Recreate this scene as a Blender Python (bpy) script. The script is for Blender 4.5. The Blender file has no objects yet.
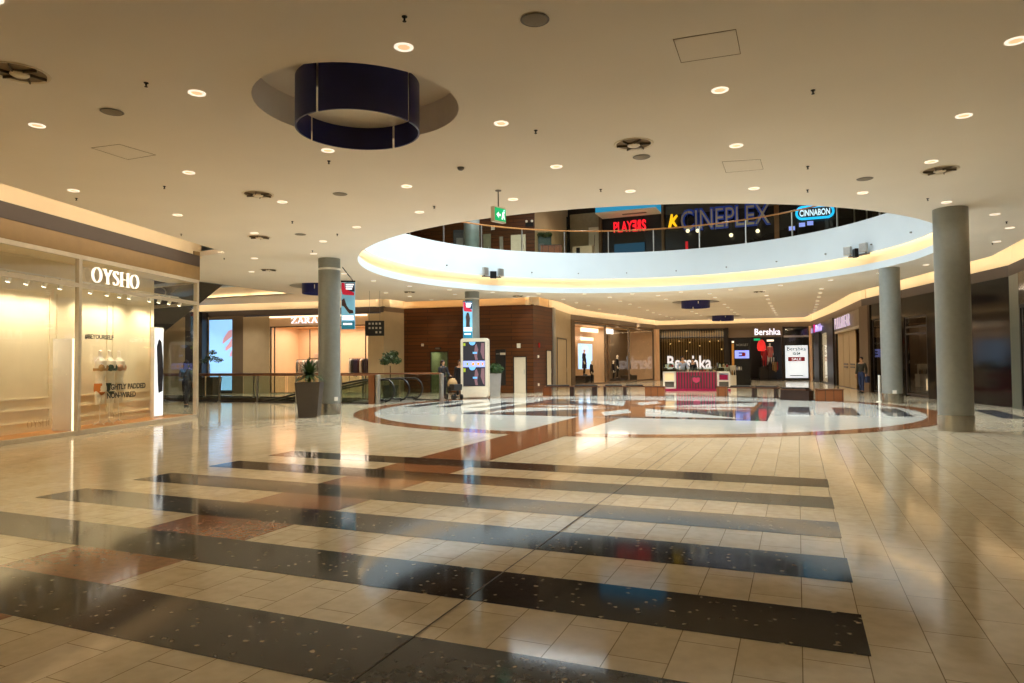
import bpy, bmesh, math, random
from mathutils import Vector, Matrix
random.seed(7)
PI = math.pi
SC = bpy.context.scene
COL = SC.collection

# ------------------------------------------------------------------ survey
# world: metres, floor z=0, y runs along the floor tile seams, the photographer stands at the origin (eye 1.6 m)
EYE = 1.6
_f, _pi, _ro, _ya, _k = 696.41712, .03103052, -.0082009, .39541431, .05741316
_fw = Vector((-math.sin(_ya)*math.cos(_pi), math.cos(_ya)*math.cos(_pi), math.sin(_pi)))
_rt = Vector((math.cos(_ya), math.sin(_ya), 0)); _up = _rt.cross(_fw)
RT = _rt*math.cos(_ro) + _up*math.sin(_ro); UP = -_rt*math.sin(_ro) + _up*math.cos(_ro)
def ray(x, y):
    a, b = x-512, y-341.5
    m = 1+_k*(a*a+b*b)/490000.
    return RT*(a*m/_f) - UP*(b*m/_f) + _fw
def at_z(x, y, z):
    d = ray(x, y); t = (z-EYE)/d.z
    return Vector((d.x*t, d.y*t, z))
def F(x, y): return at_z(x, y, 0.0)
def Cl(x, y): return at_z(x, y, 5.0)
def zat(x, y, p):
    d = ray(x, y); return EYE + d.z*math.hypot(p[0], p[1])/math.hypot(d.x, d.y)
def at_depth(x, y, D):
    d = ray(x, y); return Vector((0, 0, EYE)) + d*D

# ------------------------------------------------------------------ materials
def lin(h):
    h = h.lstrip('#'); o = []
    for i in (0, 2, 4):
        c = int(h[i:i+2], 16)/255.
        o.append(c/12.92 if c <= .04045 else ((c+.055)/1.055)**2.4)
    return (*o, 1.0)
def newmat(name):
    m = bpy.data.materials.new(name); m.use_nodes = True
    nt = m.node_tree; b = nt.nodes['Principled BSDF']
    return m, nt, b
MATS = {}
def mat(name, col, rough=.5, metal=0., spec=.5, emit=None, es=0., var=.08, vs=6., trans=0., alpha=1., coat=0., bump=0.):
    """plain procedural material: colour varied by a noise texture"""
    if name in MATS: return MATS[name]
    m, nt, b = newmat(name)
    c = lin(col) if isinstance(col, str) else col
    if var > 0:
        tc = nt.nodes.new('ShaderNodeTexCoord'); n = nt.nodes.new('ShaderNodeTexNoise')
        n.inputs['Scale'].default_value = vs; n.inputs['Detail'].default_value = 4
        nt.links.new(tc.outputs['Object'], n.inputs['Vector'])
        r = nt.nodes.new('ShaderNodeValToRGB')
        r.color_ramp.elements[0].position = .3; r.color_ramp.elements[1].position = .7
        r.color_ramp.elements[0].color = (c[0]*(1-var), c[1]*(1-var), c[2]*(1-var), 1)
        r.color_ramp.elements[1].color = (min(1, c[0]*(1+var)), min(1, c[1]*(1+var)), min(1, c[2]*(1+var)), 1)
        nt.links.new(n.outputs['Fac'], r.inputs['Fac']); nt.links.new(r.outputs['Color'], b.inputs['Base Color'])
        if bump > 0:
            bp = nt.nodes.new('ShaderNodeBump'); bp.inputs['Strength'].default_value = bump
            nt.links.new(n.outputs['Fac'], bp.inputs['Height']); nt.links.new(bp.outputs['Normal'], b.inputs['Normal'])
    else:
        b.inputs['Base Color'].default_value = c
    b.inputs['Roughness'].default_value = rough; b.inputs['Metallic'].default_value = metal
    b.inputs['Specular IOR Level'].default_value = spec
    b.inputs['Transmission Weight'].default_value = trans; b.inputs['Alpha'].default_value = alpha
    b.inputs['Coat Weight'].default_value = coat; b.inputs['Coat Roughness'].default_value = .03
    if es > 0:
        b.inputs['Emission Color'].default_value = lin(emit or col) if isinstance(emit or col, str) else (emit or col)
        b.inputs['Emission Strength'].default_value = es
    MATS[name] = m
    return m
def glow(name, col, s):
    return mat(name, col, rough=.6, emit=col, es=s, var=0)
def glass_mat(name, tint='#ffffff', refl=.08, tintamt=1.0):
    """thin window pane: clear with a Fresnel reflection"""
    m, nt, b = newmat(name); nt.nodes.remove(b)
    out = nt.nodes['Material Output']
    tr = nt.nodes.new('ShaderNodeBsdfTransparent'); tr.inputs['Color'].default_value = lin(tint)
    gl = nt.nodes.new('ShaderNodeBsdfGlossy'); gl.inputs['Roughness'].default_value = .02
    lw = nt.nodes.new('ShaderNodeLayerWeight'); lw.inputs['Blend'].default_value = .5
    pw_ = nt.nodes.new('ShaderNodeMath'); pw_.operation = 'POWER'; pw_.inputs[1].default_value = 5.
    ma = nt.nodes.new('ShaderNodeMath'); ma.operation = 'MULTIPLY_ADD'; ma.inputs[1].default_value = .85; ma.inputs[2].default_value = .05+refl
    mx = nt.nodes.new('ShaderNodeMixShader')
    nt.links.new(lw.outputs['Facing'], pw_.inputs[0]); nt.links.new(pw_.outputs[0], ma.inputs[0]); nt.links.new(ma.outputs[0], mx.inputs['Fac'])
    nt.links.new(tr.outputs[0], mx.inputs[1]); nt.links.new(gl.outputs[0], mx.inputs[2]); nt.links.new(mx.outputs[0], out.inputs['Surface'])
    MATS[name] = m
    return m

def tile_mat(name, c1, c2, mortar, rough):
    m, nt, b = newmat(name); L = nt.links.new
    tc = nt.nodes.new('ShaderNodeTexCoord'); mp = nt.nodes.new('ShaderNodeMapping')
    mp.inputs['Rotation'].default_value = (0, 0, PI/2); mp.inputs['Location'].default_value = (0.38, .0075, 0)
    br = nt.nodes.new('ShaderNodeTexBrick')
    for k, v in (('Scale', 1.), ('Brick Width', .66375), ('Row Height', .3275), ('Mortar Size', .0035), ('Mortar Smooth', .3), ('Bias', 0.)):
        br.inputs[k].default_value = v
    br.inputs['Color1'].default_value = lin(c1); br.inputs['Color2'].default_value = lin(c2); br.inputs['Mortar'].default_value = lin(mortar)
    n = nt.nodes.new('ShaderNodeTexNoise'); n.inputs['Scale'].default_value = 9; n.inputs['Detail'].default_value = 6
    mx = nt.nodes.new('ShaderNodeMix'); mx.data_type = 'RGBA'; mx.blend_type = 'MULTIPLY'; mx.inputs['Factor'].default_value = .35
    rp = nt.nodes.new('ShaderNodeValToRGB'); rp.color_ramp.elements[0].color = (.62, .58, .52, 1); rp.color_ramp.elements[0].position = .3
    rp.color_ramp.elements[1].color = (1, 1, 1, 1); rp.color_ramp.elements[1].position = .62
    L(tc.outputs['Object'], mp.inputs['Vector']); L(mp.outputs[0], br.inputs['Vector']); L(tc.outputs['Object'], n.inputs['Vector'])
    L(n.outputs['Fac'], rp.inputs['Fac']); L(br.outputs['Color'], mx.inputs['A']); L(rp.outputs['Color'], mx.inputs['B']); L(mx.outputs['Result'], b.inputs['Base Color'])
    n2 = nt.nodes.new('ShaderNodeTexNoise'); n2.inputs['Scale'].default_value = 2.2; n2.inputs['Detail'].default_value = 5
    mr = nt.nodes.new('ShaderNodeMapRange'); mr.inputs['To Min'].default_value = rough*.7; mr.inputs['To Max'].default_value = rough*1.5
    L(tc.outputs['Object'], n2.inputs['Vector']); L(n2.outputs['Fac'], mr.inputs['Value']); L(mr.outputs[0], b.inputs['Roughness'])
    b.inputs['Specular IOR Level'].default_value = .5
    b.inputs['IOR'].default_value = 1.5
    MATS[name] = m
    return m
def terrazzo(name, base, chip, chip2, rough, spec=.42, con=1.):
    m, nt, b = newmat(name); L = nt.links.new
    tc = nt.nodes.new('ShaderNodeTexCoord')
    v = nt.nodes.new('ShaderNodeTexVoronoi'); v.inputs['Scale'].default_value = 14; v.inputs['Randomness'].default_value = 1
    n = nt.nodes.new('ShaderNodeTexNoise'); n.inputs['Scale'].default_value = 14; n.inputs['Detail'].default_value = 8; n.inputs['Roughness'].default_value = .75
    rp = nt.nodes.new('ShaderNodeValToRGB'); e = rp.color_ramp.elements
    e[0].position = .38; e[0].color = (*[c*(1-.38*con) for c in lin(base)[:3]], 1); e[1].position = .62; e[1].color = (*[c*(1+.5*con) for c in lin(base)[:3]], 1)
    r2 = nt.nodes.new('ShaderNodeValToRGB'); r2.color_ramp.elements[0].position = .13; r2.color_ramp.elements[0].color = (1, 1, 1, 1)
    r2.color_ramp.elements[1].position = .24; r2.color_ramp.elements[1].color = (0, 0, 0, 1)
    # only some cells carry a chip
    sep = nt.nodes.new('ShaderNodeSeparateColor'); gt = nt.nodes.new('ShaderNodeMath'); gt.operation = 'GREATER_THAN'; gt.inputs[1].default_value = .42
    mu = nt.nodes.new('ShaderNodeMath'); mu.operation = 'MULTIPLY'
    mxc = nt.nodes.new('ShaderNodeMix'); mxc.data_type = 'RGBA'; mxc.inputs['A'].default_value = lin(chip); mxc.inputs['B'].default_value = lin(chip2)
    mx = nt.nodes.new('ShaderNodeMix'); mx.data_type = 'RGBA'
    dn = nt.nodes.new('ShaderNodeTexNoise'); dn.inputs['Scale'].default_value = 22; dn.inputs['Detail'].default_value = 3
    vm = nt.nodes.new('ShaderNodeVectorMath'); vm.operation = 'MULTIPLY_ADD'; vm.inputs[1].default_value = (.05, .05, .0)
    L(tc.outputs['Object'], dn.inputs['Vector']); L(dn.outputs['Color'], vm.inputs[0]); L(tc.outputs['Object'], vm.inputs[2]); L(vm.outputs[0], v.inputs['Vector'])
    L(tc.outputs['Object'], n.inputs['Vector'])
    L(n.outputs['Fac'], rp.inputs['Fac']); L(v.outputs['Distance'], r2.inputs['Fac']); L(v.outputs['Color'], sep.inputs[0])
    L(sep.outputs[0], gt.inputs[0]); L(gt.outputs[0], mu.inputs[0]); L(r2.outputs['Color'], mu.inputs[1]); L(sep.outputs[1], mxc.inputs['Factor'])
    L(rp.outputs['Color'], mx.inputs['A']); L(mxc.outputs['Result'], mx.inputs['B']); L(mu.outputs[0], mx.inputs['Factor'])
    L(mx.outputs['Result'], b.inputs['Base Color']); b.inputs['Roughness'].default_value = rough; b.inputs['Specular IOR Level'].default_value = spec
    MATS[name] = m
    return m
def plank_mat(name, c1, c2, gap, length=2.4, row=.2, rough=.35):
    m, nt, b = newmat(name); L = nt.links.new
    tc = nt.nodes.new('ShaderNodeTexCoord'); sp = nt.nodes.new('ShaderNodeSeparateXYZ'); cb = nt.nodes.new('ShaderNodeCombineXYZ')
    L(tc.outputs['Object'], sp.inputs[0]); L(sp.outputs['X'], cb.inputs['X']); L(sp.outputs['Z'], cb.inputs['Y'])
    br = nt.nodes.new('ShaderNodeTexBrick')
    for k, v in (('Scale', 1.), ('Brick Width', length), ('Row Height', row), ('Mortar Size', .012), ('Bias', 0.)): br.inputs[k].default_value = v
    br.inputs['Color1'].default_value = lin(c1); br.inputs['Color2'].default_value = lin(c2); br.inputs['Mortar'].default_value = lin(gap)
    mp = nt.nodes.new('ShaderNodeMapping'); mp.inputs['Scale'].default_value = (.8, 14, 1)
    n = nt.nodes.new('ShaderNodeTexNoise'); n.inputs['Scale'].default_value = 2; n.inputs['Detail'].default_value = 6
    rp = nt.nodes.new('ShaderNodeValToRGB'); rp.color_ramp.elements[0].color = (.5, .5, .5, 1); rp.color_ramp.elements[1].color = (1.15, 1.15, 1.15, 1)
    mx = nt.nodes.new('ShaderNodeMix'); mx.data_type = 'RGBA'; mx.blend_type = 'MULTIPLY'; mx.inputs['Factor'].default_value = .8
    L(cb.outputs[0], br.inputs['Vector']); L(cb.outputs[0], mp.inputs['Vector']); L(mp.outputs[0], n.inputs['Vector']); L(n.outputs['Fac'], rp.inputs['Fac'])
    L(br.outputs['Color'], mx.inputs['A']); L(rp.outputs['Color'], mx.inputs['B']); L(mx.outputs['Result'], b.inputs['Base Color'])
    b.inputs['Roughness'].default_value = rough
    MATS[name] = m
    return m
def stripe_mat(name, c1, c2, period, duty=.5, rough=.35):
    m, nt, b = newmat(name); L = nt.links.new
    tc = nt.nodes.new('ShaderNodeTexCoord'); sp = nt.nodes.new('ShaderNodeSeparateXYZ')
    d = nt.nodes.new('ShaderNodeMath'); d.operation = 'DIVIDE'; d.inputs[1].default_value = period
    fr = nt.nodes.new('ShaderNodeMath'); fr.operation = 'FRACT'; gt = nt.nodes.new('ShaderNodeMath'); gt.operation = 'GREATER_THAN'; gt.inputs[1].default_value = duty
    mx = nt.nodes.new('ShaderNodeMix'); mx.data_type = 'RGBA'; mx.inputs['A'].default_value = lin(c1); mx.inputs['B'].default_value = lin(c2)
    L(tc.outputs['Object'], sp.inputs[0]); L(sp.outputs['X'], d.inputs[0]); L(d.outputs[0], fr.inputs[0]); L(fr.outputs[0], gt.inputs[0]); L(gt.outputs[0], mx.inputs['Factor'])
    L(mx.outputs['Result'], b.inputs['Base Color']); b.inputs['Roughness'].default_value = rough
    MATS[name] = m
    return m

M = dict(
 tile=tile_mat('cream_tile', '#dccfb4', '#d2c4a6', '#8a7a5c', .085),
 brown_tile=terrazzo('brown_stone', '#8d5c3c', '#9d6c48', '#825232', .08, con=.35),
 dark_tile=terrazzo('dark_terrazzo', '#2c2825', '#b4a68c', '#7a6e5c', .08, spec=.15),
 white_tile=mat('white_stone', '#d9d5c8', rough=.06, var=.04, vs=3),
 grey_tile=terrazzo('grey_stone', '#4a4a4c', '#7a7a7a', '#5c5c5c', .06),
 joint=mat('floor_joint', '#43372a', rough=.6),
 ceil=mat('ceiling_paint', '#efe8dc', rough=.9, var=.02, vs=.6, spec=.2),
 fascia=mat('fascia_paint', '#cdd6da', rough=.6, var=.02, vs=1, spec=.3),
 cove=mat('cove_paint', '#f2dcb8', rough=.9, var=.02, vs=1, spec=.1),
 band=mat('dark_band', '#463a32', rough=.6, var=.06, vs=2),
 header=mat('beige_header', '#8c7046', rough=.45, var=.08, vs=3),
 steel=mat('brushed_steel', '#b9b6ae', rough=.35, metal=.9, var=.06, vs=20),
 column=mat('column_metal', '#8f918a', rough=.36, metal=.3, var=.05, vs=8),
 column_base=mat('column_base', '#b5b0a2', rough=.25, metal=.9, var=.05, vs=8),
 frame=mat('window_frame', '#cdc3b0', rough=.4, metal=.1, var=.05, vs=8),
 dframe=mat('dark_frame', '#2a211a', rough=.35, var=.08, vs=8),
 shopwall=mat('shop_wall', '#e6d6b4', rough=.7, var=.03, vs=2),
 peach=mat('peach_wall', '#e3bd96', rough=.7, var=.04, vs=2),
 beige=mat('beige_panel', '#b59f7c', rough=.6, var=.04, vs=2),
 taupe=mat('taupe_panel', '#705c46', rough=.6, var=.05, vs=2),
 wood=plank_mat('wood_cladding', '#69380f', '#532c0b', '#1c0e04'),
 woodfloor=plank_mat('shop_wood_floor', '#c98a48', '#b87a3c', '#7a4c20'),
 bench=plank_mat('bench_wood', '#8a4c1c', '#7a4014', '#3c1e08', length=.3, row=2.0, rough=.4),
 black=mat('matt_black', '#141210', rough=.5, var=.1),
 gloss=mat('black_gloss_stone', '#0e0906', rough=.1, var=.2, vs=2, spec=.16),
 blackmetal=mat('black_metal', '#1c1b1a', rough=.4, metal=.6, var=.1),
 white=mat('white_paint', '#efe9dc', rough=.4, var=.02),
 cream=mat('cream_plastic', '#e2d6bd', rough=.35, var=.03),
 navy=mat('navy_ring', '#181f66', rough=.35, var=.1, vs=3),
 grey=mat('grey_plastic', '#6b665e', rough=.5, var=.06),
 pot=mat('planter_clay', '#453c34', rough=.5, var=.06, vs=5),
 potl=mat('planter_grey', '#9a9690', rough=.5, var=.06, vs=5),
 soil=mat('soil', '#2a1c10', rough=.95, var=.3, vs=40),
 leaf=mat('leaf_green', '#2f4a1c', rough=.5, var=.35, vs=12),
 leafd=mat('leaf_dark', '#1f3418', rough=.5, var=.35, vs=12),
 bark=mat('bark', '#4a3622', rough=.9, var=.25, vs=20),
 handrail=mat('handrail_wood', '#7c4a28', rough=.3, var=.12, vs=6),
 rubber=mat('black_rubber', '#151515', rough=.35, var=.1),
 skin=mat('skin', '#c99670', rough=.5, var=.05, vs=10),
 skin2=mat('mannequin_skin', '#efe2cc', rough=.45, var=.03),
 hair=mat('dark_hair', '#23140c', rough=.55, var=.2, vs=30),
 denim=mat('denim_blue', '#3f4a58', rough=.8, var=.15, vs=40),
 jeans=mat('jeans_dark', '#17151a', rough=.8, var=.15, vs=40),
 bluejeans=mat('jeans_blue', '#2c3a60', rough=.8, var=.15, vs=40),
 coat=mat('coat_dark', '#1d1a1c', rough=.8, var=.15, vs=30),
 coatgreen=mat('coat_olive', '#37352a', rough=.8, var=.15, vs=30),
 shirt=mat('shirt_pale', '#b9c2d6', rough=.8, var=.06, vs=30),
 magenta=mat('magenta_plastic', '#a01048', rough=.35, var=.06),
 red=mat('red_cloth', '#b02020', rough=.6, var=.1),
 green_dark=mat('green_dark', '#1e3a2c', rough=.4, var=.15),
 tan=mat('tan_cloth', '#b08a58', rough=.8, var=.1),
)
M['kiosk_stripe'] = stripe_mat('kiosk_stripes', '#a8104c', '#4c3a38', .145, .5)
M['glass'] = glass_mat('window_glass', '#f4f6f2', .015)
M['glassg'] = glass_mat('railing_glass', '#dfe9e2', .02)
M['glassd'] = glass_mat('dark_window_glass', '#b8b2a4', .03)
G = dict(
 cool=glow('white_letters', '#f4f2ff', 1.05), warmw=glow('warm_letters', '#fff6e6', .95),
 lamp=glow('lamp_face', '#ffe9c8', 9.), lampd=glow('lamp_reflector', '#ffd0a0', .6), spot=glow('spot_face', '#fff2d8', 8.),
 strip=glow('light_strip', '#ffe8c8', 1.6), redneon=glow('red_letters', '#ff2030', .85), bluel=glow('blue_letters', '#1c3c90', .35),
 yell=glow('yellow_letters', '#e8b818', .9), cyan=glow('cyan_letters', '#18a8e0', 1.6), white1=glow('lightbox_white', '#f2f6ff', .95),
 sky=glow('screen_sky', '#8fc2f0', 1.0), pink=glow('screen_pink', '#c8959e', .75), green=glow('exit_green', '#08a060', 1.0),
 violet=glow('violet_letters', '#b8a8f0', .6), mag=glow('magenta_letters', '#e01080', 1.), screend=glow('screen_dark', '#24222a', .35),
 screenb=glow('screen_blue', '#8a98f0', 1.0), screenl=glow('screen_lime', '#98a820', .55), screenc=glow('screen_cyan', '#68a8e0', .75), screenf=glow('screen_flesh', '#7c5a60', .35),
 shelf=glow('shelf_amber', '#d89030', 1.0), redlamp=glow('red_lantern', '#e8302c', .75), wash=glow('lit_panel', '#ffe6c4', 1.3), bluep=glow('blue_panel', '#a8d0ff', 1.2),
 orange=glow('screen_orange', '#e09030', .9),
)

# ------------------------------------------------------------------ mesh helpers
class B:
    def __init__(s): s.bm = bmesh.new()
    def box(s, c, d, rz=0., bev=0.):
        hx, hy, hz = d[0]/2, d[1]/2, d[2]/2
        co, si = math.cos(rz), math.sin(rz); v = []
        for z in (-hz, hz):
            for x, y in ((-hx, -hy), (hx, -hy), (hx, hy), (-hx, hy)):
                v.append(s.bm.verts.new((c[0]+x*co-y*si, c[1]+x*si+y*co, c[2]+z)))
        fs = [s.bm.faces.new([v[i] for i in q]) for q in ((3, 2, 1, 0), (4, 5, 6, 7), (0, 1, 5, 4), (1, 2, 6, 5), (2, 3, 7, 6), (3, 0, 4, 7))]
        if bev > 0:
            es = {e for f in fs for e in f.edges}
            bmesh.ops.bevel(s.bm, geom=list(es), offset=bev, segments=2, affect='EDGES', profile=.6)
        return s
    def b2(s, x0, x1, y0, y1, z0, z1, bev=0.):
        return s.box(((x0+x1)/2, (y0+y1)/2, (z0+z1)/2), (abs(x1-x0), abs(y1-y0), abs(z1-z0)), 0, bev)
    def poly(s, pts):
        s.bm.faces.new([s.bm.verts.new(p) for p in pts]); return s
    def prism(s, pts, z0, z1):
        a = [s.bm.verts.new((p[0], p[1], z0)) for p in pts]; b = [s.bm.verts.new((p[0], p[1], z1)) for p in pts]
        s.bm.faces.new(a[::-1]); s.bm.faces.new(b); n = len(pts)
        for i in range(n): s.bm.faces.new((a[i], a[(i+1) % n], b[(i+1) % n], b[i]))
        return s
    def plate(s, pts, y0, y1):
        """outline in the x-z plane, thickness along y"""
        a = [s.bm.verts.new((p[0], y0, p[1])) for p in pts]; b = [s.bm.verts.new((p[0], y1, p[1])) for p in pts]
        s.bm.faces.new(a); s.bm.faces.new(b[::-1]); n = len(pts)
        for i in range(n): s.bm.faces.new((a[i], b[i], b[(i+1) % n], a[(i+1) % n]))
        return s
    def lathe(s, prof, n=32, c=(0, 0, 0), a0=0., a1=2*PI, closed=True):
        full = abs(a1-a0-2*PI) < 1e-6; m = n if full else n+1; rings = []
        for r, z in prof:
            rings.append([s.bm.verts.new((c[0]+r*math.cos(a0+(a1-a0)*i/n), c[1]+r*math.sin(a0+(a1-a0)*i/n), c[2]+z)) for i in range(m)])
        for a, b in zip(rings, rings[1:]):
            for i in range(n):
                j = (i+1) % m
                s.bm.faces.new((a[i], a[j], b[j], b[i]))
        if closed and full:
            if prof[0][0] > 1e-5: s.bm.faces.new(rings[0][::-1])
            if prof[-1][0] > 1e-5: s.bm.faces.new(rings[-1])
        return s
    def tube(s, path, r, n=8, caps=True):
        pts = [Vector(p) for p in path]; rings = []; rr = r if isinstance(r, (list, tuple)) else [r]*len(pts)
        t0 = (pts[1]-pts[0]).normalized(); ref = Vector((0, 0, 1)) if abs(t0.z) < .9 else Vector((1, 0, 0))
        u = t0.cross(ref).normalized()
        for i, p in enumerate(pts):
            t = (pts[min(i+1, len(pts)-1)]-pts[max(i-1, 0)]).normalized()
            u = (u-t*u.dot(t)).normalized(); w = t.cross(u)
            rings.append([s.bm.verts.new(p+(u*math.cos(2*PI*k/n)+w*math.sin(2*PI*k/n))*rr[i]) for k in range(n)])
        for a, b in zip(rings, rings[1:]):
            for k in range(n): s.bm.faces.new((a[k], a[(k+1) % n], b[(k+1) % n], b[k]))
        if caps: s.bm.faces.new(rings[0][::-1]); s.bm.faces.new(rings[-1])
        return s
    def ball(s, c, r, seg=12, sc=(1, 1, 1)):
        mt = Matrix.Translation(c) @ Matrix.Diagonal((*[r*k for k in sc], 1))
        bmesh.ops.create_uvsphere(s.bm, u_segments=seg, v_segments=max(6, seg//2+2), radius=1, matrix=mt); return s
    def to(s, name, m, parent=None, mw=None, smooth=False, loc=None, rz=None):
        bmesh.ops.recalc_face_normals(s.bm, faces=s.bm.faces[:])
        me = bpy.data.meshes.new(name); s.bm.to_mesh(me); s.bm.free()
        for k in (m if isinstance(m, (list, tuple)) else [m]): me.materials.append(k)
        if smooth:
            for p in me.polygons: p.use_smooth = True
            try: me.set_sharp_from_angle(angle=math.radians(40))
            except Exception: pass
        o = bpy.data.objects.new(name, me); COL.objects.link(o)
        if parent is not None: o.parent = parent
        if mw is not None: o.matrix_world = mw
        if loc is not None: o.location = loc
        if rz is not None: o.rotation_euler = (0, 0, rz)
        return o
def tag(o, label=None, cat=None, group=None, kind=None):
    for k, v in (('label', label), ('category', cat), ('group', group), ('kind', kind)):
        if v: o[k] = v
    return o
def thing(name, label, cat, loc=(0, 0, 0), rz=0., group=None, mw=None):
    o = bpy.data.objects.new(name, None); COL.objects.link(o); o.empty_display_size = .2
    o.location = loc; o.rotation_euler = (0, 0, rz)
    if mw is not None: o.matrix_world = mw
    return tag(o, label, cat, group)
def struct(o, label=None):
    o['kind'] = 'structure'
    if label: o['label'] = label
    return o
def dup(root, loc, rz=None, label=None, group=None, scale=None):
    kids = [c for c in COL.objects if c.parent == root] if root.name not in KIDS else KIDS[root.name]
    KIDS[root.name] = kids
    r = root.copy(); COL.objects.link(r); r.location = loc
    if rz is not None: r.rotation_euler = (0, 0, rz)
    if scale: r.scale = scale
    if label: r['label'] = label
    if group: r['group'] = group
    for c in kids:
        d = c.copy(); COL.objects.link(d); d.parent = r
        sub = KIDS.setdefault(c.name, [g for g in COL.objects if g.parent == c])
        for g in sub:
            e = g.copy(); COL.objects.link(e); e.parent = d
    return r
KIDS = {}

class Seg:
    """a vertical wall plane from A to B; local x along it, local y into the mall, local z up"""
    def __init__(s, A, Bp):
        s.A = Vector((A[0], A[1], 0)); s.B = Vector((Bp[0], Bp[1], 0)); s.L = (s.B-s.A).length
        s.u = (s.B-s.A).normalized(); n = Vector((-s.u.y, s.u.x, 0))
        mid = (s.A+s.B)/2
        s.flip = n.dot(Vector((-3, 16, 0))-mid) < 0
        s.n = -n if s.flip else n
        s.mw = Matrix(((s.u.x, s.n.x, 0, s.A.x), (s.u.y, s.n.y, 0, s.A.y), (0, 0, 1, 0), (0, 0, 0, 1)))
    def px(s, x, y, d=0.):
        r = ray(x, y); a = s.A+s.n*d; t = a.dot(s.n)/r.dot(s.n) if abs(r.dot(s.n)) > 1e-9 else 0
        p = Vector((0, 0, EYE))+r*t
        return (p-s.A).dot(s.u), p.z
    def P(s, u, d=0., z=0.): return s.A+s.u*u+s.n*d+Vector((0, 0, z))
    def place(s, u, d=0., z=0.):
        """matrix of a frame at (u, d, z); x along the wall as seen from the mall (left to right), y away from the mall"""
        x = s.u if s.flip else -s.u     # to the right for someone facing the wall
        y = -s.n
        p = s.P(u, d, z)
        return Matrix(((x.x, y.x, 0, p.x), (x.y, y.y, 0, p.y), (0, 0, 1, p.z), (0, 0, 0, 1)))

_txt = {}
def text_mesh(txt, size, depth=.02, bold=0., align='CENTER', xs=1., mirror=False):
    key = (txt, size, depth, bold, align, xs, mirror)
    if key in _txt: return _txt[key]
    cu = bpy.data.curves.new('txt', 'FONT'); cu.body = txt; cu.size = size; cu.extrude = depth/2; cu.offset = bold; cu.align_x = align; cu.resolution_u = 3
    o = bpy.data.objects.new('txt', cu); COL.objects.link(o)
    dg = bpy.context.evaluated_depsgraph_get(); me = bpy.data.meshes.new_from_object(o.evaluated_get(dg)); bpy.data.objects.remove(o)
    R = Matrix.Rotation(PI/2, 4, 'X') @ Matrix.Diagonal((-xs if mirror else xs, 1, 1, 1))
    me.transform(R); me.update()
    if mirror: me.flip_normals()
    _txt[key] = me
    return me
def text(name, txt, size, m, mw, parent=None, depth=.02, bold=0., align='CENTER', xs=1., mirror=False, width=None):
    """lettering standing in the x-z plane of frame mw; width, when given, is the total run in metres"""
    me = text_mesh(txt, size, depth, bold, align, xs, mirror).copy()
    if width:
        w = max(v.co.x for v in me.vertices)-min(v.co.x for v in me.vertices)
        me.transform(Matrix.Diagonal((width/w, 1, 1, 1)))
    me.materials.clear(); me.materials.append(m)
    me.name = name
    o = bpy.data.objects.new(name, me); COL.objects.link(o)
    if parent is not None: o.parent = parent; o.matrix_local = mw
    else: o.matrix_world = mw
    return o
# serif capitals, each glyph a set of outlines in a unit-high box: (width, [outlines])
def _st(p, q, w):
    w *= .74
    p, q = Vector(p), Vector(q); d = (q-p).normalized(); n = Vector((-d.y, d.x))*w/2
    return [p+n, p-n, q-n, q+n]
def _sf(x, y, w=.26, h=.035): return [(x-w/2, y-h/2), (x+w/2, y-h/2), (x+w/2, y+h/2), (x-w/2, y+h/2)]
def _ring(cx, cy, a, b, a2, b2, n=28):
    o = []
    for i in range(n):
        t, u = 2*PI*i/n, 2*PI*(i+1)/n
        o.append([(cx+a*math.cos(t), cy+b*math.sin(t)), (cx+a*math.cos(u), cy+b*math.sin(u)), (cx+a2*math.cos(u), cy+b2*math.sin(u)), (cx+a2*math.cos(t), cy+b2*math.sin(t))])
    return o
def _arc(pts, ws):
    o = []
    for i in range(len(pts)-1):
        p, q = Vector(pts[i]), Vector(pts[i+1]); d = (q-p).normalized(); n = Vector((-d.y, d.x))
        o.append([p+n*ws[i]/2, p-n*ws[i]/2, q-n*ws[i+1]/2, q+n*ws[i+1]/2])
    return o
_S = [(.46, .80), (.44, .90), (.36, .97), (.25, .98), (.14, .93), (.09, .82), (.12, .70), (.22, .60), (.34, .50), (.44, .40), (.47, .26), (.42, .12), (.31, .03), (.20, .02), (.11, .08), (.07, .20)]
SERIF = {
 'O': (.86, _ring(.40, .5, .37, .51, .285, .48)),
 'Y': (.70, [_st((.08, 1), (.35, .48), .12), _st((.62, 1), (.35, .48), .06), _st((.35, 0), (.35, .5), .12), _sf(.08, .985), _sf(.62, .985, .2), _sf(.35, .015)]),
 'S': (.58, _arc(_S, [.04, .04, .04, .04, .05, .07, .09, .10, .10, .09, .07, .05, .04, .04, .04, .04])),
 'H': (.80, [_st((.12, 0), (.12, 1), .11), _st((.66, 0), (.66, 1), .11), _st((.12, .51), (.66, .51), .045), _sf(.12, .015), _sf(.12, .985), _sf(.66, .015), _sf(.66, .985)]),
 'Z': (.72, [_st((.62, .97), (.06, .03), .13), _st((.06, .975), (.64, .975), .05), _st((.04, .025), (.66, .025), .05), _st((.08, .78), (.08, .99), .04), _st((.65, .22), (.65, .01), .04)]),
 'A': (.82, [_st((.10, 0), (.40, 1), .055), _st((.40, 1), (.70, 0), .13), _st((.20, .33), (.60, .33), .045), _sf(.10, .015, .22), _sf(.70, .015, .26)]),
 'R': (.80, [_st((.14, 0), (.14, 1), .12), _st((.34, .47), (.66, 0), .12), _sf(.14, .015), _sf(.14, .985, .24), _sf(.70, .015, .2)] + _arc([(.14, .97), (.36, .965), (.50, .88), (.52, .74), (.48, .58), (.34, .49), (.14, .48)], [.05, .05, .10, .13, .10, .05, .05])),
}
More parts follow.
